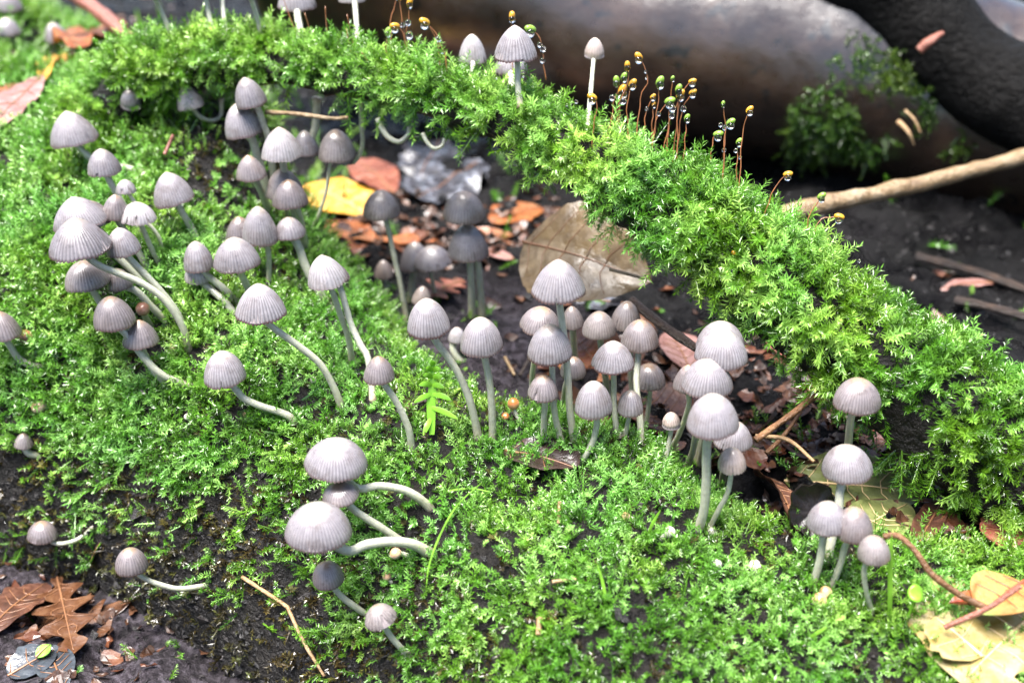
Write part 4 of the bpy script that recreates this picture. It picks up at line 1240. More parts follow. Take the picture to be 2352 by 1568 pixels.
for a, b, pts, d_ in (((340, -58), (345, -8), [(356, -2), (370, 26), (392, 55)], 26.2), ((468, -75), (470, -22), [(472, -5), (478, 22), (484, 46)], 26.0), ((508, -85), (509, -35), [(510, -5), (512, 24), (514, 50)], 26.4), ((566, -60), (570, -12), [(578, 2), (590, 40), (609, 80)], 25.4)):
    m_(TOPL, a, b, 70, pts, 'cap_grey', d=d_, near=d_, sw=13, group=TOPG)
FARG = 'blurred mushrooms on the distant mossy hump'
FARL = 'blurred grey mushroom on the distant mossy hump behind the left bank'
for a, b, pts, w in (((18, -20), (20, 22), [(24, 30), (30, 48)], 62), ((16, 42), (18, 78), [(24, 88), (34, 108)], 58), ((120, 55), (132, 92), [(128, 100), (118, 130)], 56)):
    m_(FARL if w > 56 else 'blurred grey mushroom beside the orange leaf behind the left bank', a, b, w, pts, 'cap_grey', group=FARG, low=True, sw=16, tone=.9)

def stalk(label, pts, d, sw, group=None):
    P = np.array([at(x, y, d) for x, y in pts])
    path = catmull(P, 16) - P[0]
    v2, f2, ft2 = tube_np(path, 0.5 * sw * d / FPX * np.linspace(1.1, .8, 16), 8)
    sm = mesh_np('mushroom_stalk', v2, to_tris(f2, ft2), M['stem'])
    fattr(sm, 'along', np.full(len(v2), .4))
    o = link('mushroom_stalk', sm, None, P[0])
    tag(o, label, 'stalk', group)
stalk('longer bare white stalk hooking out from the branch underside', [(868, 272), (880, 300), (896, 318), (918, 326), (938, 308), (940, 292)], 24.9, 13)
stalk('shorter bare white stalk hooking out from the branch underside', [(970, 306), (982, 328), (998, 341), (1016, 334), (1020, 318)], 24.4, 10)

# moss tufts crowding the feet of the mushrooms
fp, fn = [], []
for q, n in FEET:
    if n[2] < 0: n = -n
    for k in range(9):
        an = rng.uniform(0, 6.28); rd_ = rng.uniform(.06, .26)
        t1_ = np.cross(n, [0.3, 1, .2]); t1_ /= np.linalg.norm(t1_); t2_ = np.cross(n, t1_)
        fp.append(q + rd_ * (math.cos(an) * t1_ + math.sin(an) * t2_) - n * .06); fn.append(n)
fp, fn = np.array(fp), np.array(fn)
o = scatter('foot_moss', fp, fn * .8 + rng.normal(0, .5, fp.shape), rng.uniform(.45, .85, len(fp)), SHORT, M['moss_log'], np.clip(rng.normal(.5, .25, len(fp)), .1, 1))
tag(o, 'little moss tufts crowding round the feet of the mushrooms', 'moss', kind='stuff')

cp = np.array([q + np.array([rng.normal(0, .14), rng.uniform(-.3, .06), rng.uniform(-.12, .05)]) for q in CREST for k in range(16)])
o = scatter('crest_moss', cp, np.tile([0, -.3, .9], (len(cp), 1)) + rng.normal(0, .45, cp.shape), rng.uniform(.45, .8, len(cp)), FEATHER, M['moss'], np.clip(rng.normal(.5, .25, len(cp)), .1, 1))
tag(o, 'feathery moss tufts round the feet of the mushrooms on the branch crest', 'moss', kind='stuff')

# ------------------------------------------------------------------ moss capsules on thin stalks
DV, DF = sphere_np(8, 12)
def drop_at(o, base, p, r, name='water_drop'):
    v = DV * np.array([1, 1, 1.12]) * r + (p - base)
    link(name, mesh_np(name, v, DF, M['water']), o)

def sporophyte(label, cpx, pts, size=24, mat='capsule_amber', drops=(), d=None, group=None, hang=True, rise=0.25):
    """capsule at cpx (picture units), pts from capsule to foot, beads of water along the stalk at drops"""
    bx, by = pts[-1]
    h = hit(bx, by, ('branch',)) if d is None else None
    if h is None:
        base = at(bx, by, d or 23.4)
    else:
        base = h[0] - h[1] * 0.03
    db = depth_of(base)
    dc = db - rise * max(0, (by - cpx[1])) / (FPX / db)
    o = empty('moss_sporophyte', base)
    ppx = np.array([tuple(p) for p in pts][::-1] + [tuple(cpx)], float)
    sg = np.concatenate([[0], np.cumsum(np.linalg.norm(np.diff(ppx, axis=0), axis=1))]); s = sg / sg[-1]
    P3 = np.array([base] + [at(*ppx[i], db + (dc - db) * s[i]) for i in range(1, len(ppx))])
    path = catmull(P3 - base, 18)
    path = path + 0.012 * np.stack([np.sin(np.linspace(0, 19, 18)), np.cos(np.linspace(0, 15, 18)), 0 * np.linspace(0, 1, 18)], 1) * np.sin(np.linspace(0, math.pi, 18))[:, None]
    v, f, ft = tube_np(path, np.linspace(0.0115, 0.0085, 18), 6)
    link('seta', mesh_np('seta', v, to_tris(f, ft), M['seta' if mat == 'capsule_amber' else 'capsule_green' if len(pts) < 2 else 'seta']), o)
    R = 0.44 * size * dc / FPX
    c = at(*cpx, dc)
    dirn = path[-1] - path[-3]; dirn = dirn / np.linalg.norm(dirn)
    dirn = dirn + np.array([0.15, -0.3, -0.35]) * (1 if hang else 0)
    fr = axis_frame(dirn)
    th = DV[:, 2]
    cv = DV * np.array([0.62, 0.62, 1.0]) * (1 - 0.22 * np.clip(th, -1, 1))[:, None] * R * 1.05
    cap = link('capsule', mesh_np('capsule', cv @ fr.T + c - base + dirn * R * 0.3, DF, M[mat]), o)
    drop_at(o, base, c + np.array([0, -R * 0.45, -R * 0.55]), R * 0.7)
    for (dx, dy, dr) in drops:
        q = (np.array([dx, dy]) - ppx)
        k = int(np.argmin((q ** 2).sum(1)))
        drop_at(o, base, at(dx, dy, db + (dc - db) * s[k]), dr * dc / FPX)
    tag(o, label, 'moss capsule', group)

sp = sporophyte
AG, GG = 'amber capsules in the clump on the branch', 'green capsules in the clump on the branch'
AL, GL = 'amber moss capsule with water drop in the crowded clump right of the beige bell', 'green moss capsule holding a water drop in the crowded clump right of the beige bell'
sp('yellow nodding capsule on a beaded stalk, left of the pale bell on the crest', (975, 50), [(997, 72), (1008, 95), (1022, 130), (1032, 172)], 30, drops=((1007, 90, 7), (1016, 120, 4)))
sp('upright amber capsule poking up right behind the flared ribbed cap', (1176, 38), [(1175, 56), (1176, 120), (1180, 190)], 25, d=24.6, hang=False)
sp('green drooping capsule with beaded stalk right of the flared ribbed cap', (1218, 67), [(1236, 82), (1245, 110), (1248, 140), (1254, 185)], 32, 'capsule_green', drops=((1240, 104, 6), (1247, 113, 7), (1246, 140, 6)), d=23.9)
LG, LL = 'capsules above the branch left of the yellow nodding capsule', 'amber capsule in the small clump above the branch, left of the yellow nodding capsule'
sp('amber capsule nodding over the green one, left of the yellow nodding capsule', (907, 60), [(922, 70), (933, 105), (946, 165)], 27, group=LG, drops=((924, 58, 6),))
sp('amber capsule with two clear beads on its stalk, left of the yellow nodding capsule', (941, 6), [(938, 45), (934, 85), (938, 160)], 24, group=LG, drops=((937, 53, 7), (940, 82, 9)))
sp(LL, (914, -12), [(905, 20), (898, 45), (900, 120)], 22, group=LG)
sp(LL, (918, -10), [(922, 40), (930, 85), (934, 150)], 22, group=LG)
sp('green capsule with a bright drop, leftmost of the small clump on the branch', (891, 72), [(887, 100), (889, 130), (893, 170)], 24, 'capsule_green')
sp('single orange capsule with drop just below the beige bell', (1360, 223), [(1371, 240), (1362, 300), (1357, 350)], 28, rise=.1)
for c, pts, s, mt, dr in (
    ((1441, 150), [(1445, 172), (1432, 215), (1408, 270), (1386, 328)], 24, 'capsule_amber', ()),
    ((1467, 130), [(1480, 152), (1487, 190), (1472, 225), (1460, 268)], 28, 'capsule_amber', ((1483, 165, 4), (1484, 180, 3))),
    ((1416, 185), [(1420, 205), (1410, 235), (1400, 290)], 27, 'capsule_green', ((1406, 225, 7),)),
    ((1433, 176), [(1430, 200), (1425, 240), (1420, 300)], 24, 'capsule_green', ()),
    ((1453, 191), [(1447, 210), (1440, 250), (1446, 300)], 27, 'capsule_amber', ()),
    ((1430, 207), [(1428, 228), (1418, 270), (1404, 312)], 34, 'capsule_amber', ((1430, 232, 9),)),
    ((1516, 187), [(1513, 215), (1510, 248), (1495, 312)], 31, 'capsule_green', ()),
    ((1545, 180), [(1544, 200), (1540, 225), (1532, 268)], 15, 'capsule_green', ()),
    ((1590, 187), [(1576, 200), (1560, 240), (1545, 308)], 22, 'capsule_amber', ()),
    ((1591, 212), [(1580, 230), (1566, 258), (1552, 300)], 23, 'capsule_amber', ((1570, 250, 7),)),
    ((1563, 216), [(1556, 240), (1540, 272), (1518, 318)], 29, 'capsule_amber', ((1545, 250, 8), (1543, 266, 7))),
    ((1559, 204), [(1558, 230), (1556, 262), (1558, 312)], 27, 'capsule_green', ()),
    ((1538, 232), [(1522, 250), (1508, 275), (1498, 314)], 30, 'capsule_green', ((1513, 262, 5),)),
    ((1500, 222), [(1492, 240), (1483, 262), (1478, 290)], 18, 'capsule_amber', ((1486, 250, 5),)),
    ((1502, 240), [(1500, 255), (1495, 290)], 15, 'capsule_amber', ())):
    own = {(1467, 130): 'tallest amber capsule of the crowded clump, on a long beaded stalk', (1430, 207): 'biggest amber capsule of the crowded clump, with a large clear drop below',
           (1545, 180): 'tiny green sprout-like capsule on a green stalk in the crowded clump', (1516, 187): 'broad green capsule standing alone between the two halves of the crowded clump',
           (1441, 150): 'amber capsule just above the two green ones in the crowded clump', (1538, 232): 'dark green capsule lying nearly level, lowest in the crowded clump'}.get(c)
    sp(own or (AL if 'amber' in mt else GL), c, pts, s, mt, dr, group=AG if 'amber' in mt else GG)
sp('green capsule with a round drop alone at the right edge of the clump', (1578, 270), [(1576, 290), (1568, 330)], 22, 'capsule_green')
RL, RG = 'green capsule with drop in the looser group halfway down the branch', 'green capsules halfway down the branch'
sp('tiny green sprout-like capsule in the looser group halfway down the branch', (1661, 238), [(1664, 270), (1665, 300), (1660, 350)], 16, 'capsule_green', ((1666, 290, 4),), group=RG)
sp('yellow green capsule nodding over a round drop in the looser group on the branch', (1678, 281), [(1668, 300), (1664, 330), (1662, 378)], 27, 'capsule_green', ((1665, 294, 6), (1663, 345, 5)), group=RG)
sp('large clear drop on a short leaning capsule in the looser group on the branch', (1649, 308), [(1638, 320), (1626, 340)], 27, 'capsule_green', ((1655, 287, 5),), group=RG)
sp('green capsule right beneath the tallest yellow one halfway down the branch', (1698, 325), [(1694, 350), (1690, 405)], 22, 'capsule_green', ((1690, 346, 5), (1700, 362, 4)), group=RG)
sp('yellow capsule on the tallest stalk of the looser group halfway down the branch', (1722, 252), [(1712, 280), (1704, 320), (1697, 412)], 24)
sp('yellow capsule leaning out alone over the tan stick', (1809, 400), [(1795, 412), (1775, 440), (1748, 470)], 25)
sp('green capsule leaning out in front of the tan stick', (1887, 450), [(1876, 470), (1860, 492), (1845, 520)], 25, 'capsule_green')
sp('pale yellow capsule lying low on the branch below the tan stick', (1926, 497), [(1908, 500), (1880, 510), (1855, 526)], 27)
sp('clear drop on a short capsule in the moss, right of the mossy crest clump', (1688, 472), [(1678, 480), (1670, 490)], 24, 'capsule_green')
sp('white-glinting drop capsule deep in the moss on the branch flank', (1688, 583), [(1694, 590), (1700, 600)], 26, 'capsule_amber')
TL, TG = 'thin bare reddish moss seta standing on the branch left of the capsules', 'bare setae on the left half of the branch'
for pts in ([(648, -10), (666, 40), (682, 80)], [(700, 30), (712, 70), (728, 118)], [(747, 15), (750, 60), (756, 102)], [(797, 33), (806, 80), (822, 138)], [(796, 66), (803, 105), (815, 148)], [(985, 60), (1005, 100), (1012, 170)], [(830, 120), (850, 150), (868, 190)], [(955, 150), (960, 190), (972, 230)]):
    h = hit(*pts[-1], ('branch',))
    base = h[0] if h else at(*pts[-1], 25.5)
    db = depth_of(base)
    P = np.array([at(x, y, db - 0.1 * i) for i, (x, y) in enumerate(pts[::-1])])
    v, f, ft = tube_np(catmull(P, 12) - P[0], np.linspace(.012, .007, 12), 5)
    tag(link('moss_seta', mesh_np('moss_seta', v, to_tris(f, ft), M['seta']), None, P[0]), TL, 'moss stalk', TG)

# ------------------------------------------------------------------ fallen leaves
def outline(kind, n, r):
    """half width (0..1) along the leaf, for both sides"""
    t = np.linspace(0, 1, n)
    if kind == 'oak':
        base = np.sin(np.pi * np.clip(t * 0.94 + 0.03, 0, 1)) ** 0.7
        lob = lambda ph: base * (0.62 + 0.38 * np.cos(t * 2 * math.pi * 4.2 + ph))
        return t, lob(0.3), lob(0.9)
    if kind == 'oval':
        b = np.sin(np.pi * t) ** 0.75
        return t, b, b * r.uniform(.92, 1.0)
    if kind == 'ragged':
        b = np.sin(np.pi * np.clip(t, 0, 1)) ** 0.5
        j1 = 1 - 0.35 * vnoise(np.stack([t * 9, t * 0, t * 0 + r.random() * 50], -1), 3)
        j2 = 1 - 0.35 * vnoise(np.stack([t * 9, t * 0 + 5, t * 0 + r.random() * 50], -1), 4)
        return t, b * j1, b * j2
    b = np.sin(np.pi * t ** 0.8) ** 0.9                    # ovate, pointed tip
    ser = 1 + 0.05 * np.abs(np.sin(t * 40))
    return t, b * ser, b * ser

leaf_n = 0
def leaf(label, p0, p1, width, mat, kind='ovate', curl=0.15, fold=0.15, tilt=0.0, vein='vein_dark', petiole=0.0, veins=6, lift=0.06, d0=None, d1=None, name='fallen_leaf', group=None, bend=0.0, wavy=0.05, hole=None):
    """p0 stalk end, p1 tip in picture units, put on the ground (or at depths d0, d1); width in cm"""
    global leaf_n
    leaf_n += 1
    r = np.random.default_rng(500 + leaf_n)
    S = ('ground', 'log', 'trunk')
    a = at(*p0, d0) if d0 else hit(*p0, S)[0]
    b = at(*p1, d1) if d1 else hit(*p1, S)[0]
    a = a + np.array([0, 0, lift]); b = b + np.array([0, 0, lift])
    X = b - a
    L = np.linalg.norm(X); X = X / L
    up = np.array([0, 0, 1.0])
    Y = np.cross(up, X); Y /= np.linalg.norm(Y)
    Z = np.cross(X, Y)
    c_, s_ = math.cos(tilt), math.sin(tilt)
    Y, Z = c_ * Y + s_ * Z, -s_ * Y + c_ * Z
    n, m = 30, 5
    t, wl, wr = outline(kind, n, r)
    cols = np.linspace(-1, 1, 2 * m + 1)
    V = np.zeros((n, 2 * m + 1, 3))
    sd = r.uniform(0, 50)
    for j, c in enumerate(cols):
        hw = np.where(c < 0, wl, wr) * width * 0.5 * abs(c)
        y = np.sign(c) * hw + bend * L * np.sin(np.pi * t)
        z = fold * hw + curl * L * (np.sin(np.pi * t) * 0.5 + 0.3 * t * t)
        q = np.stack([t * L * 1.3, y * 1.3, t * 0 + sd], -1)
        z = z + wavy * L * fbm(q, 7, 3) * (0.3 + abs(c))
        V[:, j] = a + t[:, None] * L * X + y[:, None] * Y + z[:, None] * Z
    o = empty(name, a)
    k = 2 * m + 1
    v = V.reshape(-1, 3) - a
    i = (np.arange(n - 1)[:, None] * k + np.arange(k - 1)[None]).ravel()
    f = np.stack([i, i + 1, i + 1 + k, i + k], -1)
    if hole:
        cc = v[f].mean(1)
        hp = (hole[0] * L * X + hole[1] * width * Y)
        f = f[np.linalg.norm(cc - hp, axis=1) > hole[2]]
    thick = 0.012
    v2 = np.vstack([v, v - Z * thick])
    f2 = np.vstack([f, f[:, ::-1] + len(v)])
    blade = link('blade', mesh_np('blade', v2, f2, M[mat]), o)
    midp = V[:, m] - a + Z * 0.008
    if petiole:
        ext = midp[0] - X * petiole * np.linspace(1, 0.1, 5)[:, None] + Z * 0.2 * petiole * (np.linspace(1, 0, 5) ** 2)[:, None]
        pv, pf_, pft = tube_np(catmull(np.vstack([ext, midp[:1]]), 10), np.linspace(.035, .028, 10), 6)
        link('petiole', mesh_np('petiole', pv, to_tris(pf_, pft), M[vein]), o)
    pv, pf_, pft = tube_np(midp[:-1], np.linspace(.03, .008, n - 1), 5)
    link('midrib', mesh_np('midrib', pv, to_tris(pf_, pft), M[vein]), blade)
    for q in range(veins):
        i0 = int(2 + (n - 8) * q / max(1, veins))
        for sgn in (1, -1):
            pts = []
            for st in range(m + 1):
                ii = min(n - 1, i0 + int(st * 0.9))
                pts.append(V[ii, m + sgn * min(st, m - 1 if st == m else st)] - a + Z * 0.006)
            pv, pf_, pft = tube_np(np.array(pts[:m]), np.linspace(.014, .006, m), 4)
            link('side_vein', mesh_np('side_vein', pv, to_tris(pf_, pft), M[vein]), blade)
    tag(o, label, 'leaf', group)
    return o

leaf('bright yellow fallen leaf lying at the back of the hollow', (850, 500), (705, 430), 2.1, 'leaf_yellow', 'oval', .05, .05, vein='vein_pale')
leaf('orange yellow fallen leaf scrap in front of the bright yellow leaf', (860, 560), (740, 520), 1.1, 'leaf_orange', 'ragged', .05, .1)
leaf('brown red blurred leaf behind the dark brown grey bell', (905, 450), (812, 372), 1.3, 'leaf_red', 'oval', .08, .05)
leaf('rusty orange leaf piece between the wet mud and the olive leaf', (1240, 480), (1130, 520), 1.6, 'leaf_orange', 'ragged', .1, .1)
leaf('long thin orange brown leaf strip across the back of the hollow', (1180, 545), (860, 555), .7, 'leaf_orange', 'ragged', .03, .1, veins=3)
leaf('large olive brown leaf with dark veins standing under the branch', (1200, 560), (1500, 660), 2.5, 'leaf_olive', 'ovate', .1, .16, tilt=.6, d0=26.6, d1=25.2, veins=5)
leaf('pale blue grey wet mud sheet with painted shine behind the olive leaf', (1100, 380), (940, 470), 2.6, 'mud_shine', 'ragged', .03, .05, veins=0, wavy=.16)  # this and the next two are wet mud built with leaf shapes, not leaves
leaf('second blue grey wet mud sheet with painted shine beside the brown red leaf', (1010, 330), (960, 420), 2.2, 'mud_shine', 'ragged', .05, .05, veins=0, wavy=.16)
leaf('small blue grey wet mud sheet with painted shine below the olive leaf tip', (1440, 705), (1320, 690), .8, 'mud_shine', 'ragged', .05, .05, veins=0, wavy=.16)
leaf('pale pink beige leaf chip beside the streaky grey bell', (1180, 600), (1112, 582), .45, 'leaf_pink', 'oval', .05, .1, veins=0)
leaf('dark red lobed leaf beneath the two straight stems', (1065, 650), (960, 705), 1.1, 'leaf_red', 'oak', .1, .1, veins=3)
leaf('orange leaf with black blotches behind the flared tan-topped bell', (1400, 880), (1310, 770), 1.5, 'leaf_orange', 'oval', .1, .1, tilt=-.4)
leaf('dark red brown leaf behind the small round shiny bell', (1560, 1000), (1440, 890), 1.6, 'leaf_brown', 'oval', .1, .1)
leaf('pink brown folded leaf left of the tall overlapping stack', (1590, 870), (1535, 770), .9, 'leaf_pink', 'oval', .1, .3)
leaf('salmon leaf poking from the dark under the branch', (1830, 830), (1775, 770), .9, 'leaf_red', 'oval', .1, .1)
leaf('pinkish red leaf with crinkled edge and red stalk under the branch', (1925, 930), (2110, 1045), 2.1, 'leaf_pink', 'ovate', .08, .1, vein='vein_red', tilt=.3)
leaf('dull green leaf with yellow rim by the rounded grey bell', (1800, 1110), (2120, 1140), 1.5, 'leaf_green', 'oval', .05, .08, vein='vein_pale', tilt=.3)
leaf('second dull green leaf lying under the yellow-rimmed one', (1930, 1250), (2085, 1165), 1.1, 'leaf_green', 'oval', .04, .05, vein='vein_pale')
leaf('dark brown curled leaf leaning behind the right ridge of the log', (1740, 1090), (1820, 1240), .8, 'leaf_brown', 'ragged', .12, .35, tilt=-.5)
leaf('narrow brown leaf strip standing between green leaf and branch', (2170, 1150), (2085, 1310), .5, 'leaf_brown', 'oval', .1, .5, veins=0)
leaf('brown leaf in the dark corner under the right end of the branch', (2340, 1180), (2290, 1270), 1.2, 'leaf_red', 'ragged', .1, .1)
leaf('rusty leaf scrap beyond the branch beside thin dark twigs', (2280, 655), (2160, 672), .5, 'leaf_pink', 'ragged', .1, .1, veins=0)
leaf('black wet crumpled leaf stuck on the log before the middle cluster', (1160, 1050), (1330, 1100), 1.1, 'leaf_black', 'ragged', .1, .2, wavy=.15, lift=.14, veins=3)
leaf('brown lobed leaf lying on bare soil in front of the bank', (90, 1425), (250, 1460), 1.5, 'leaf_oak', 'oak', .06, .1, lift=.1)
leaf('second brown lobed leaf crossing the first on bare soil', (135, 1340), (175, 1520), 1.2, 'leaf_oak', 'oak', .05, .1, lift=.16)
leaf('dark brown leaf at the edge of the soil beside the lobed leaves', (-30, 1460), (110, 1350), 1.1, 'leaf_brown', 'ragged', .08, .1, lift=.1)
leaf('wet blue grey leaf on the soil below the lobed leaves', (20, 1560), (130, 1500), 1.0, 'leaf_blue', 'ragged', .05, .1, lift=.08, wavy=.12, veins=2)
leaf('second wet blue grey leaf lying almost outside the picture corner', (150, 1590), (110, 1490), .7, 'leaf_blue', 'oval', .05, .1, lift=.1)
leaf('small fresh green leaf on soil touching the wet grey leaf', (88, 1530), (122, 1500), .3, 'leaf_bright', 'oval', .1, .1, veins=0, lift=.22)
leaf('tiny fresh green leaf upright on soil left of the lone tan cap', (212, 1310), (234, 1255), .25, 'leaf_bright', 'oval', .1, .1, veins=0, lift=.1)
leaf('large cream yellow decaying maple-like leaf on the right end of the log', (2380, 1420), (2200, 1600), 3.6, 'leaf_cream', 'ragged', .05, .06, vein='vein_pale', lift=.22, hole=(.62, .2, .28))
leaf('cream yellow leaf lobe lying toward the branch beside the big cream leaf', (2250, 1530), (2140, 1440), 1.4, 'leaf_cream', 'ragged', .05, .05, vein='vein_pale', lift=.2, veins=2)
leaf('small glossy orange green spotted leaf on top of the cream leaf', (2335, 1395), (2235, 1475), 1.0, 'leaf_spotted', 'oval', .08, .2, vein='vein_red', lift=.55, veins=3)
leaf('orange brown narrow leaf beside the red stem on the cream leaf', (2300, 1425), (2168, 1432), .35, 'leaf_orange', 'oval', .1, .3, vein='vein_red', lift=.4, veins=0)
leaf('orange leaf on the dark ground behind the left bank', (250, 110), (180, 165), 2.0, 'leaf_orange', 'oval', .06, .1, lift=.4)
leaf('yellow orange leaf strip at the top of the left bank', (165, 165), (105, 215), .8, 'leaf_yellow', 'ragged', .05, .1, lift=.4, veins=2)
leaf('long pinkish beige leaf lying along the far left moss', (105, 215), (-25, 355), 1.0, 'leaf_pink', 'oval', .04, .15, lift=.4, veins=3)
leaf('orange leaf under the long pinkish beige leaf', (70, 245), (-20, 250), .9, 'leaf_orange', 'oval', .05, .1, lift=.4)
leaf('dark brown leaf behind the left end of the branch', (300, 120), (190, 95), 1.8, 'leaf_brown', 'oval', .05, .1, lift=.4)

# ------------------------------------------------------------------ twigs, sticks and straws
def twig(label, pts, w, mat, d=None, cat='twig', name='twig', lift=0.0, taper=.75, surf=('ground', 'log'), knob=0.25):
    P = []
    for p in pts:
        if len(p) == 3: P.append(at(*p))
        elif d: P.append(at(p[0], p[1], d))
        else: P.append(hit(p[0], p[1], surf)[0] + np.array([0, 0, lift]))
    P = np.array(P)
    n = 40
    path = catmull(P, n)
    r0 = 0.5 * w * depth_of(P[0]) / FPX
    sd = random.random() * 50
    v, f, ft = tube_np(path - P[0], r0 * np.linspace(1, taper, n), 9, lambda q: knob * r0 * fbm(q * 2.2 + sd, 9, 3))
    o = link(name, mesh_np(name, v, to_tris(f, ft), M[mat]), None, P[0])
    tag(o, label, cat)
    return o
twig('pale tan stick lying behind the branch, pointing out to the right', [(1740, 512, 26.4), (1900, 468, 27.6), (2100, 425, 29.0), (2352, 360, 30.4), (2640, 270, 31.6)], 44, 'twig_tan', cat='stick', name='stick', taper=.9, knob=.35)
twig('reddish brown stick pointing into the dark behind the left bank', [(130, -40, 34), (225, 25, 33), (300, 90, 32)], 38, 'twig_red', cat='stick', name='stick')
twig('dark straight twig beyond the right end of the branch', [(2100, 605), (2250, 645), (2400, 700)], 22, 'twig_dark', lift=.2)
twig('grey dark twig nearer the branch, below the straight one', [(2190, 715), (2280, 735), (2420, 775)], 22, 'twig_dark', lift=.3)
twig('dark brown thin twig sloping up to the branch by the lone grey bell', [(1735, 1010, 21.4), (1820, 950, 21.6), (1900, 890, 21.8), (1985, 865, 21.6)], 17, 'twig_brown', knob=.3)
twig('thin light brown twig lying in the moss below the sloping twig', [(1760, 1040, 22.2), (1800, 1000, 22.4), (1840, 945, 22.8)], 11, 'twig_brown')
twig('bent tan grass straw right of the sloping dark twig', [(1735, 1000, 22), (1810, 1010, 21.8), (1870, 1060, 21.5)], 11, 'straw')
twig('black stick poking from under the branch behind the dark bells', [(1450, 690, 23.7), (1520, 745, 23.2), (1600, 800, 22.6)], 26, 'twig_dark', cat='stick', name='stick')
twig('thin yellowish twig hanging along the dark underside of the branch', [(610, 258, 25.4), (680, 262, 25.2), (760, 272, 25.0), (800, 270, 25.0)], 11, 'twig_tan')
twig('grey short twig splinter leaning in the mud by the middle cluster', [(1195, 870), (1228, 812)], 9, 'twig_dark', lift=.1)
twig('tan wood splinter lying in the mud by the middle cluster', [(1160, 830), (1182, 870)], 9, 'twig_tan', lift=.1)
twig('pale twig resting against the tip of the olive leaf', [(1400, 618, 24.6), (1480, 640, 24.4)], 9, 'twig_tan')
twig('black thin twig on bare wood left of the small tan-topped bell', [(830, 1010), (930, 945), (1040, 915)], 10, 'twig_dark', lift=.08)
twig('long dry straw slanting over the foreground moss', [(560, 1352), (655, 1415), (668, 1432), (700, 1500), (748, 1580)], 10, 'straw', lift=.28, cat='straw', name='dry_straw', surf=('log',))
twig('first of two pale sticks leaning together on the trunk moss', [(2064, 280, 31.6), (2085, 302, 31.3), (2100, 335, 31.4)], 12, 'straw', taper=.4, knob=.5)
twig('shorter pale stick propped against its partner on the trunk moss', [(2080, 255, 31.7), (2100, 275, 31.4), (2114, 305, 31.4)], 10, 'straw', taper=.4, knob=.5)
twig('rust red wood flake on the black trunk', [(2112, 118, 30.8), (2140, 92, 30.7), (2166, 76, 30.8)], 22, 'twig_red', taper=.3, knob=.7)
twig('curved orange brown leaf stalk rising from the cream leaf', [(2275, 1400, 18.7), (2200, 1362, 18.7), (2140, 1318, 18.6), (2100, 1262, 18.6), (2062, 1230, 18.7), (2030, 1232, 18.8)], 17, 'twig_brown', cat='leaf stalk', name='leaf_stalk')
twig('dark red stem crossing the spotted leaf', [(2170, 1440, 18.6), (2270, 1395, 18.3), (2345, 1345, 18.2)], 14, 'twig_red', cat='leaf stalk', name='leaf_stalk')
twig('tiny white straw bit standing in moss below the black leaf', [(1285, 1170), (1282, 1218)], 9, 'straw', lift=.15, surf=('log',))
twig('cream wood chip in the foreground moss near the bottom', [(1240, 1440), (1236, 1480)], 17, 'straw', lift=.2, surf=('log',))
twig('whitish splinter lying in the moss middle foreground', [(1268, 1358), (1322, 1352)], 10, 'straw', lift=.2, surf=('log',))
twig('yellowish dead root bit hanging by the dark hollow', [(378, 355, 25.6), (398, 310, 25.6)], 9, 'twig_red')

# black wet disc: a rolled, wrinkled black thing beside the finely ribbed bell
def black_disc():
    c = hit(1870, 1235)[0] + np.array([0, 0.3, .32])
    o = empty('black_cup_fungus', c)
    a = np.linspace(0, 2 * math.pi, 40, endpoint=False)
    prof = [(0.05, .05), (.2, .06), (.33, .1), (.42, .17), (.47, .2), (.5, .16), (.5, .05), (.45, -.06), (.3, -.15), (.05, -.2)]
    fr = axis_frame(np.array([-.15, -.75, .6]))
    v = []
    for r0, z in prof:
        w = 1 + .06 * np.sin(5 * a + 1) + .04 * np.sin(11 * a)
        v.append(np.stack([r0 * w * np.cos(a), r0 * w * np.sin(a) * .85, z + .02 * np.sin(9 * a) * (r0 > .3)], -1))
    v = np.array(v).reshape(-1, 3)
    k = 40
    i = np.arange(len(prof) - 1)[:, None] * k + np.arange(k)[None]
    j = np.arange(len(prof) - 1)[:, None] * k + (np.arange(k)[None] + 1) % k
    f = np.stack([i, j, j + k, i + k], -1).reshape(-1, 4)
    lo = 4 * k
    link('cup', mesh_np('cup', v @ fr.T * .95, f[lo:], M['black_wet']), o)
    link('disc', mesh_np('disc', v @ fr.T * .95, f[:lo], M['black_wet']), o)
    tag(o, 'black wet wrinkled cup-shaped fungus by the finely ribbed bell', 'cup fungus')
black_disc()

# ------------------------------------------------------------------ small green plants
def blade_mesh(path, w, mat, name, parent, base):
    path = np.asarray(path, float)
    n = 14
    c = catmull(path, n) - base
    T = np.gradient(c, axis=0); T /= np.linalg.norm(T, axis=1)[:, None]
    side = np.cross(T, FWD); side /= np.linalg.norm(side, axis=1)[:, None]
    nn = np.cross(side, T)
    ww = w * np.sin(np.pi * np.clip(np.linspace(.12, 1, n), 0, 1)) ** .6
    v = np.stack([c + side * ww[:, None] * .5 + nn * ww[:, None] * .12, c, c - side * ww[:, None] * .5 + nn * ww[:, None] * .12], 1).reshape(-1, 3)
    v = np.vstack([v, v + nn.repeat(3, 0) * .012])
    f = []
    m = n * 3
    for i in range(n - 1):
        for j in range(2):
            a = i * 3 + j
            f.append([a, a + 1, a + 4, a + 3]); f.append([a + m, a + 3 + m, a + 4 + m, a + 1 + m])
    return link(name, mesh_np(name, v, np.array(f), M[mat]), parent)

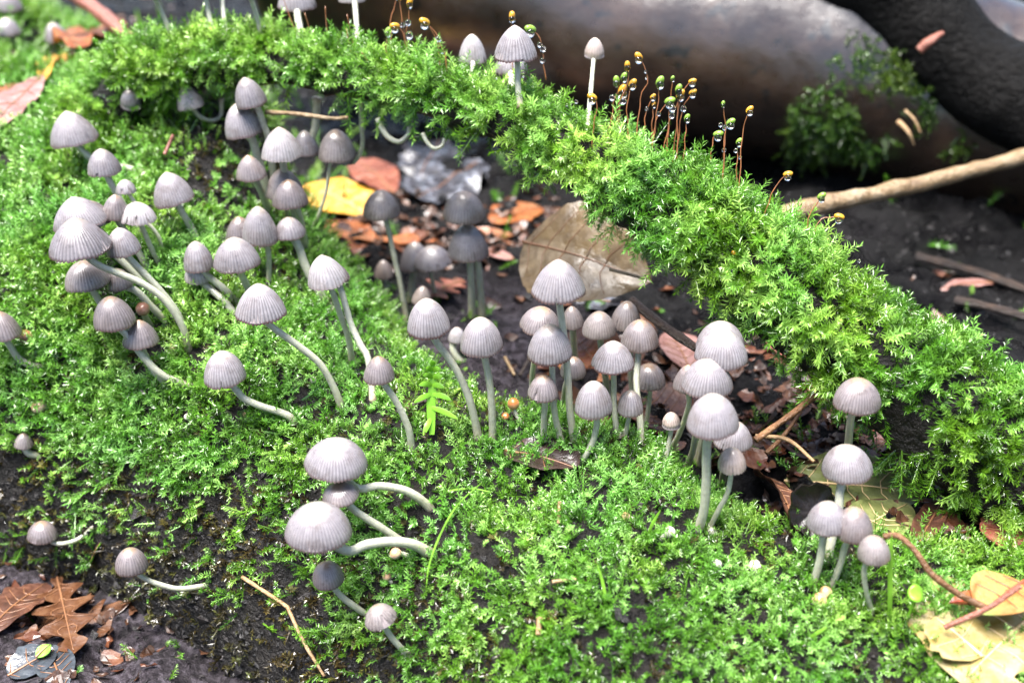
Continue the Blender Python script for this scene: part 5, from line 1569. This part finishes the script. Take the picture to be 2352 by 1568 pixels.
def sprout():
    b = hit(1000, 1000)[0]
    db = depth_of(b)
    o = empty('green_sprout', b)
    g = lambda x, y, k=0.0: at(x, y, db - .2 - k)
    blade_mesh([g(992, 998), g(990, 930), g(994, 880), g(994, 840)], .16, 'sprout', 'stem', o, b)
    for x0, y0, x1, y1 in ((992, 905, 950, 925), (992, 905, 1036, 918), (993, 885, 962, 884), (993, 885, 1020, 890), (994, 868, 972, 862), (994, 868, 1016, 866), (994, 852, 978, 846), (994, 852, 1010, 848), (994, 842, 994, 830), (990, 935, 1052, 962), (990, 960, 972, 1000)):
        blade_mesh([g(x0, y0), g((x0 + x1) / 2, (y0 + y1) / 2 - 3, .08), g(x1, y1, .12)], .1, 'sprout', 'leaf', o, b)
    tag(o, 'bright lime green sprout with paired leaflets on the log', 'sprout')
sprout()

def grass(label, pts, w, lift=.3, mat='grass', cat='grass blade', group=None, surf=('log',)):
    b = hit(*pts[-1], surf)[0]
    db = depth_of(b)
    n = len(pts)
    P = [b if i == n - 1 else at(*p, db - lift * (1 - i / (n - 1))) for i, p in enumerate(pts)]
    o = blade_mesh(P[::-1], w, mat, 'grass_blade', None, b)
    o.location = b
    tag(o, label, cat, group)
grass('upright light green grass stem beside the dark shiny brown cap', [(2049, 1225), (2046, 1300), (2045, 1380), (2043, 1440)], .075, .8)
grass('long thin grass blade looping across the moss by the arching stems', [(1130, 1130), (1085, 1122), (1030, 1128), (1000, 1150)], .03, .2)
grass('thin grass blade hanging past the foot of the biggest dome stem', [(1110, 1105), (1050, 1160), (1010, 1230), (985, 1300), (978, 1360)], .032, .25)
grass('short grass blade in the lower middle of the moss', [(1370, 1290), (1385, 1340), (1395, 1400)], .05, .2)
grass('blue green grass blade low beside the cream leaf', [(1900, 1440), (1870, 1458), (1855, 1470)], .06, .15)
grass('thin grass blade among the short moss left of the thick stem', [(1518, 1170), (1500, 1200), (1488, 1230)], .05, .25)
grass('green grass tip standing behind the branch crest on the left', [(312, 20), (318, 45), (330, 70)], .1, .3, surf=('branch', 'ground', 'log'))

def round_leaf():
    b = hit(2075, 1430, ('log',))[0]
    db = depth_of(b)
    o = empty('round_leaved_seedling', b)
    P = np.array([b, at(2090, 1405, db - .2), at(2098, 1375, db - .35)])
    v, f, ft = tube_np(catmull(P, 8) - b, .02, 6)
    link('stem', mesh_np('stem', v, to_tris(f, ft), M['sprout']), o)
    c = at(2104, 1362, db - .4) - b
    a = np.linspace(0, 2 * math.pi, 18, endpoint=False)
    fr = axis_frame(np.array([.1, -.6, .8]))
    ring = np.stack([.14 * np.cos(a), .12 * np.sin(a), .02 * np.cos(2 * a)], -1)
    v = np.vstack([[[0, 0, -.03]], ring * .6, ring, ring * .98 + [0, 0, -.02], [[0, 0, -.05]]]) @ fr.T + c
    f = [[0, 1 + i, 1 + (i + 1) % 18] for i in range(18)]
    for k0 in (1, 19):
        for i in range(18):
            j = (i + 1) % 18
            f += [[k0 + i, k0 + 18 + i, k0 + 18 + j], [k0 + i, k0 + 18 + j, k0 + j]]
    f += [[37 + i, 55, 37 + (i + 1) % 18] for i in range(18)]
    link('leaf', mesh_np('leaf', v, np.array(f), M['sprout']), o)
    tag(o, 'tiny seedling with one round bright green leaf by the grass stem', 'seedling')
round_leaf()

# ------------------------------------------------------------------ dew
def w_dew_b(c, n):
    return (n[:, 2] > -.2) * ((n @ FWD) < .3) * 1.0
P1, N1 = tri_sample(bv, btri, 260, w_dew_b)
P2, N2 = tri_sample(lv, ltri, 420, w_log)
N2 = N2 * np.sign(N2[:, 2:3] + 1e-9)
P = np.vstack([P1 + N1 * rng.uniform(.25, .5, (260, 1)), P2 + N2 * rng.uniform(.12, .3, (420, 1))])
sv, sf_ = sphere_np(6, 9)
dew = scatter('dew_drops', P, np.tile([0, 0, 1.0], (len(P), 1)) + rng.normal(0, .05, P.shape), .022 * np.exp(rng.normal(0, .35, len(P))), [(sv, sf_, np.zeros(len(sv)))], M['water'], np.ones(len(P)))
dew.data.polygons.foreach_set('use_smooth', np.ones(len(dew.data.polygons), bool))
tag(dew, 'tiny clear dew drops caught among the moss tips', 'dew', kind='stuff')
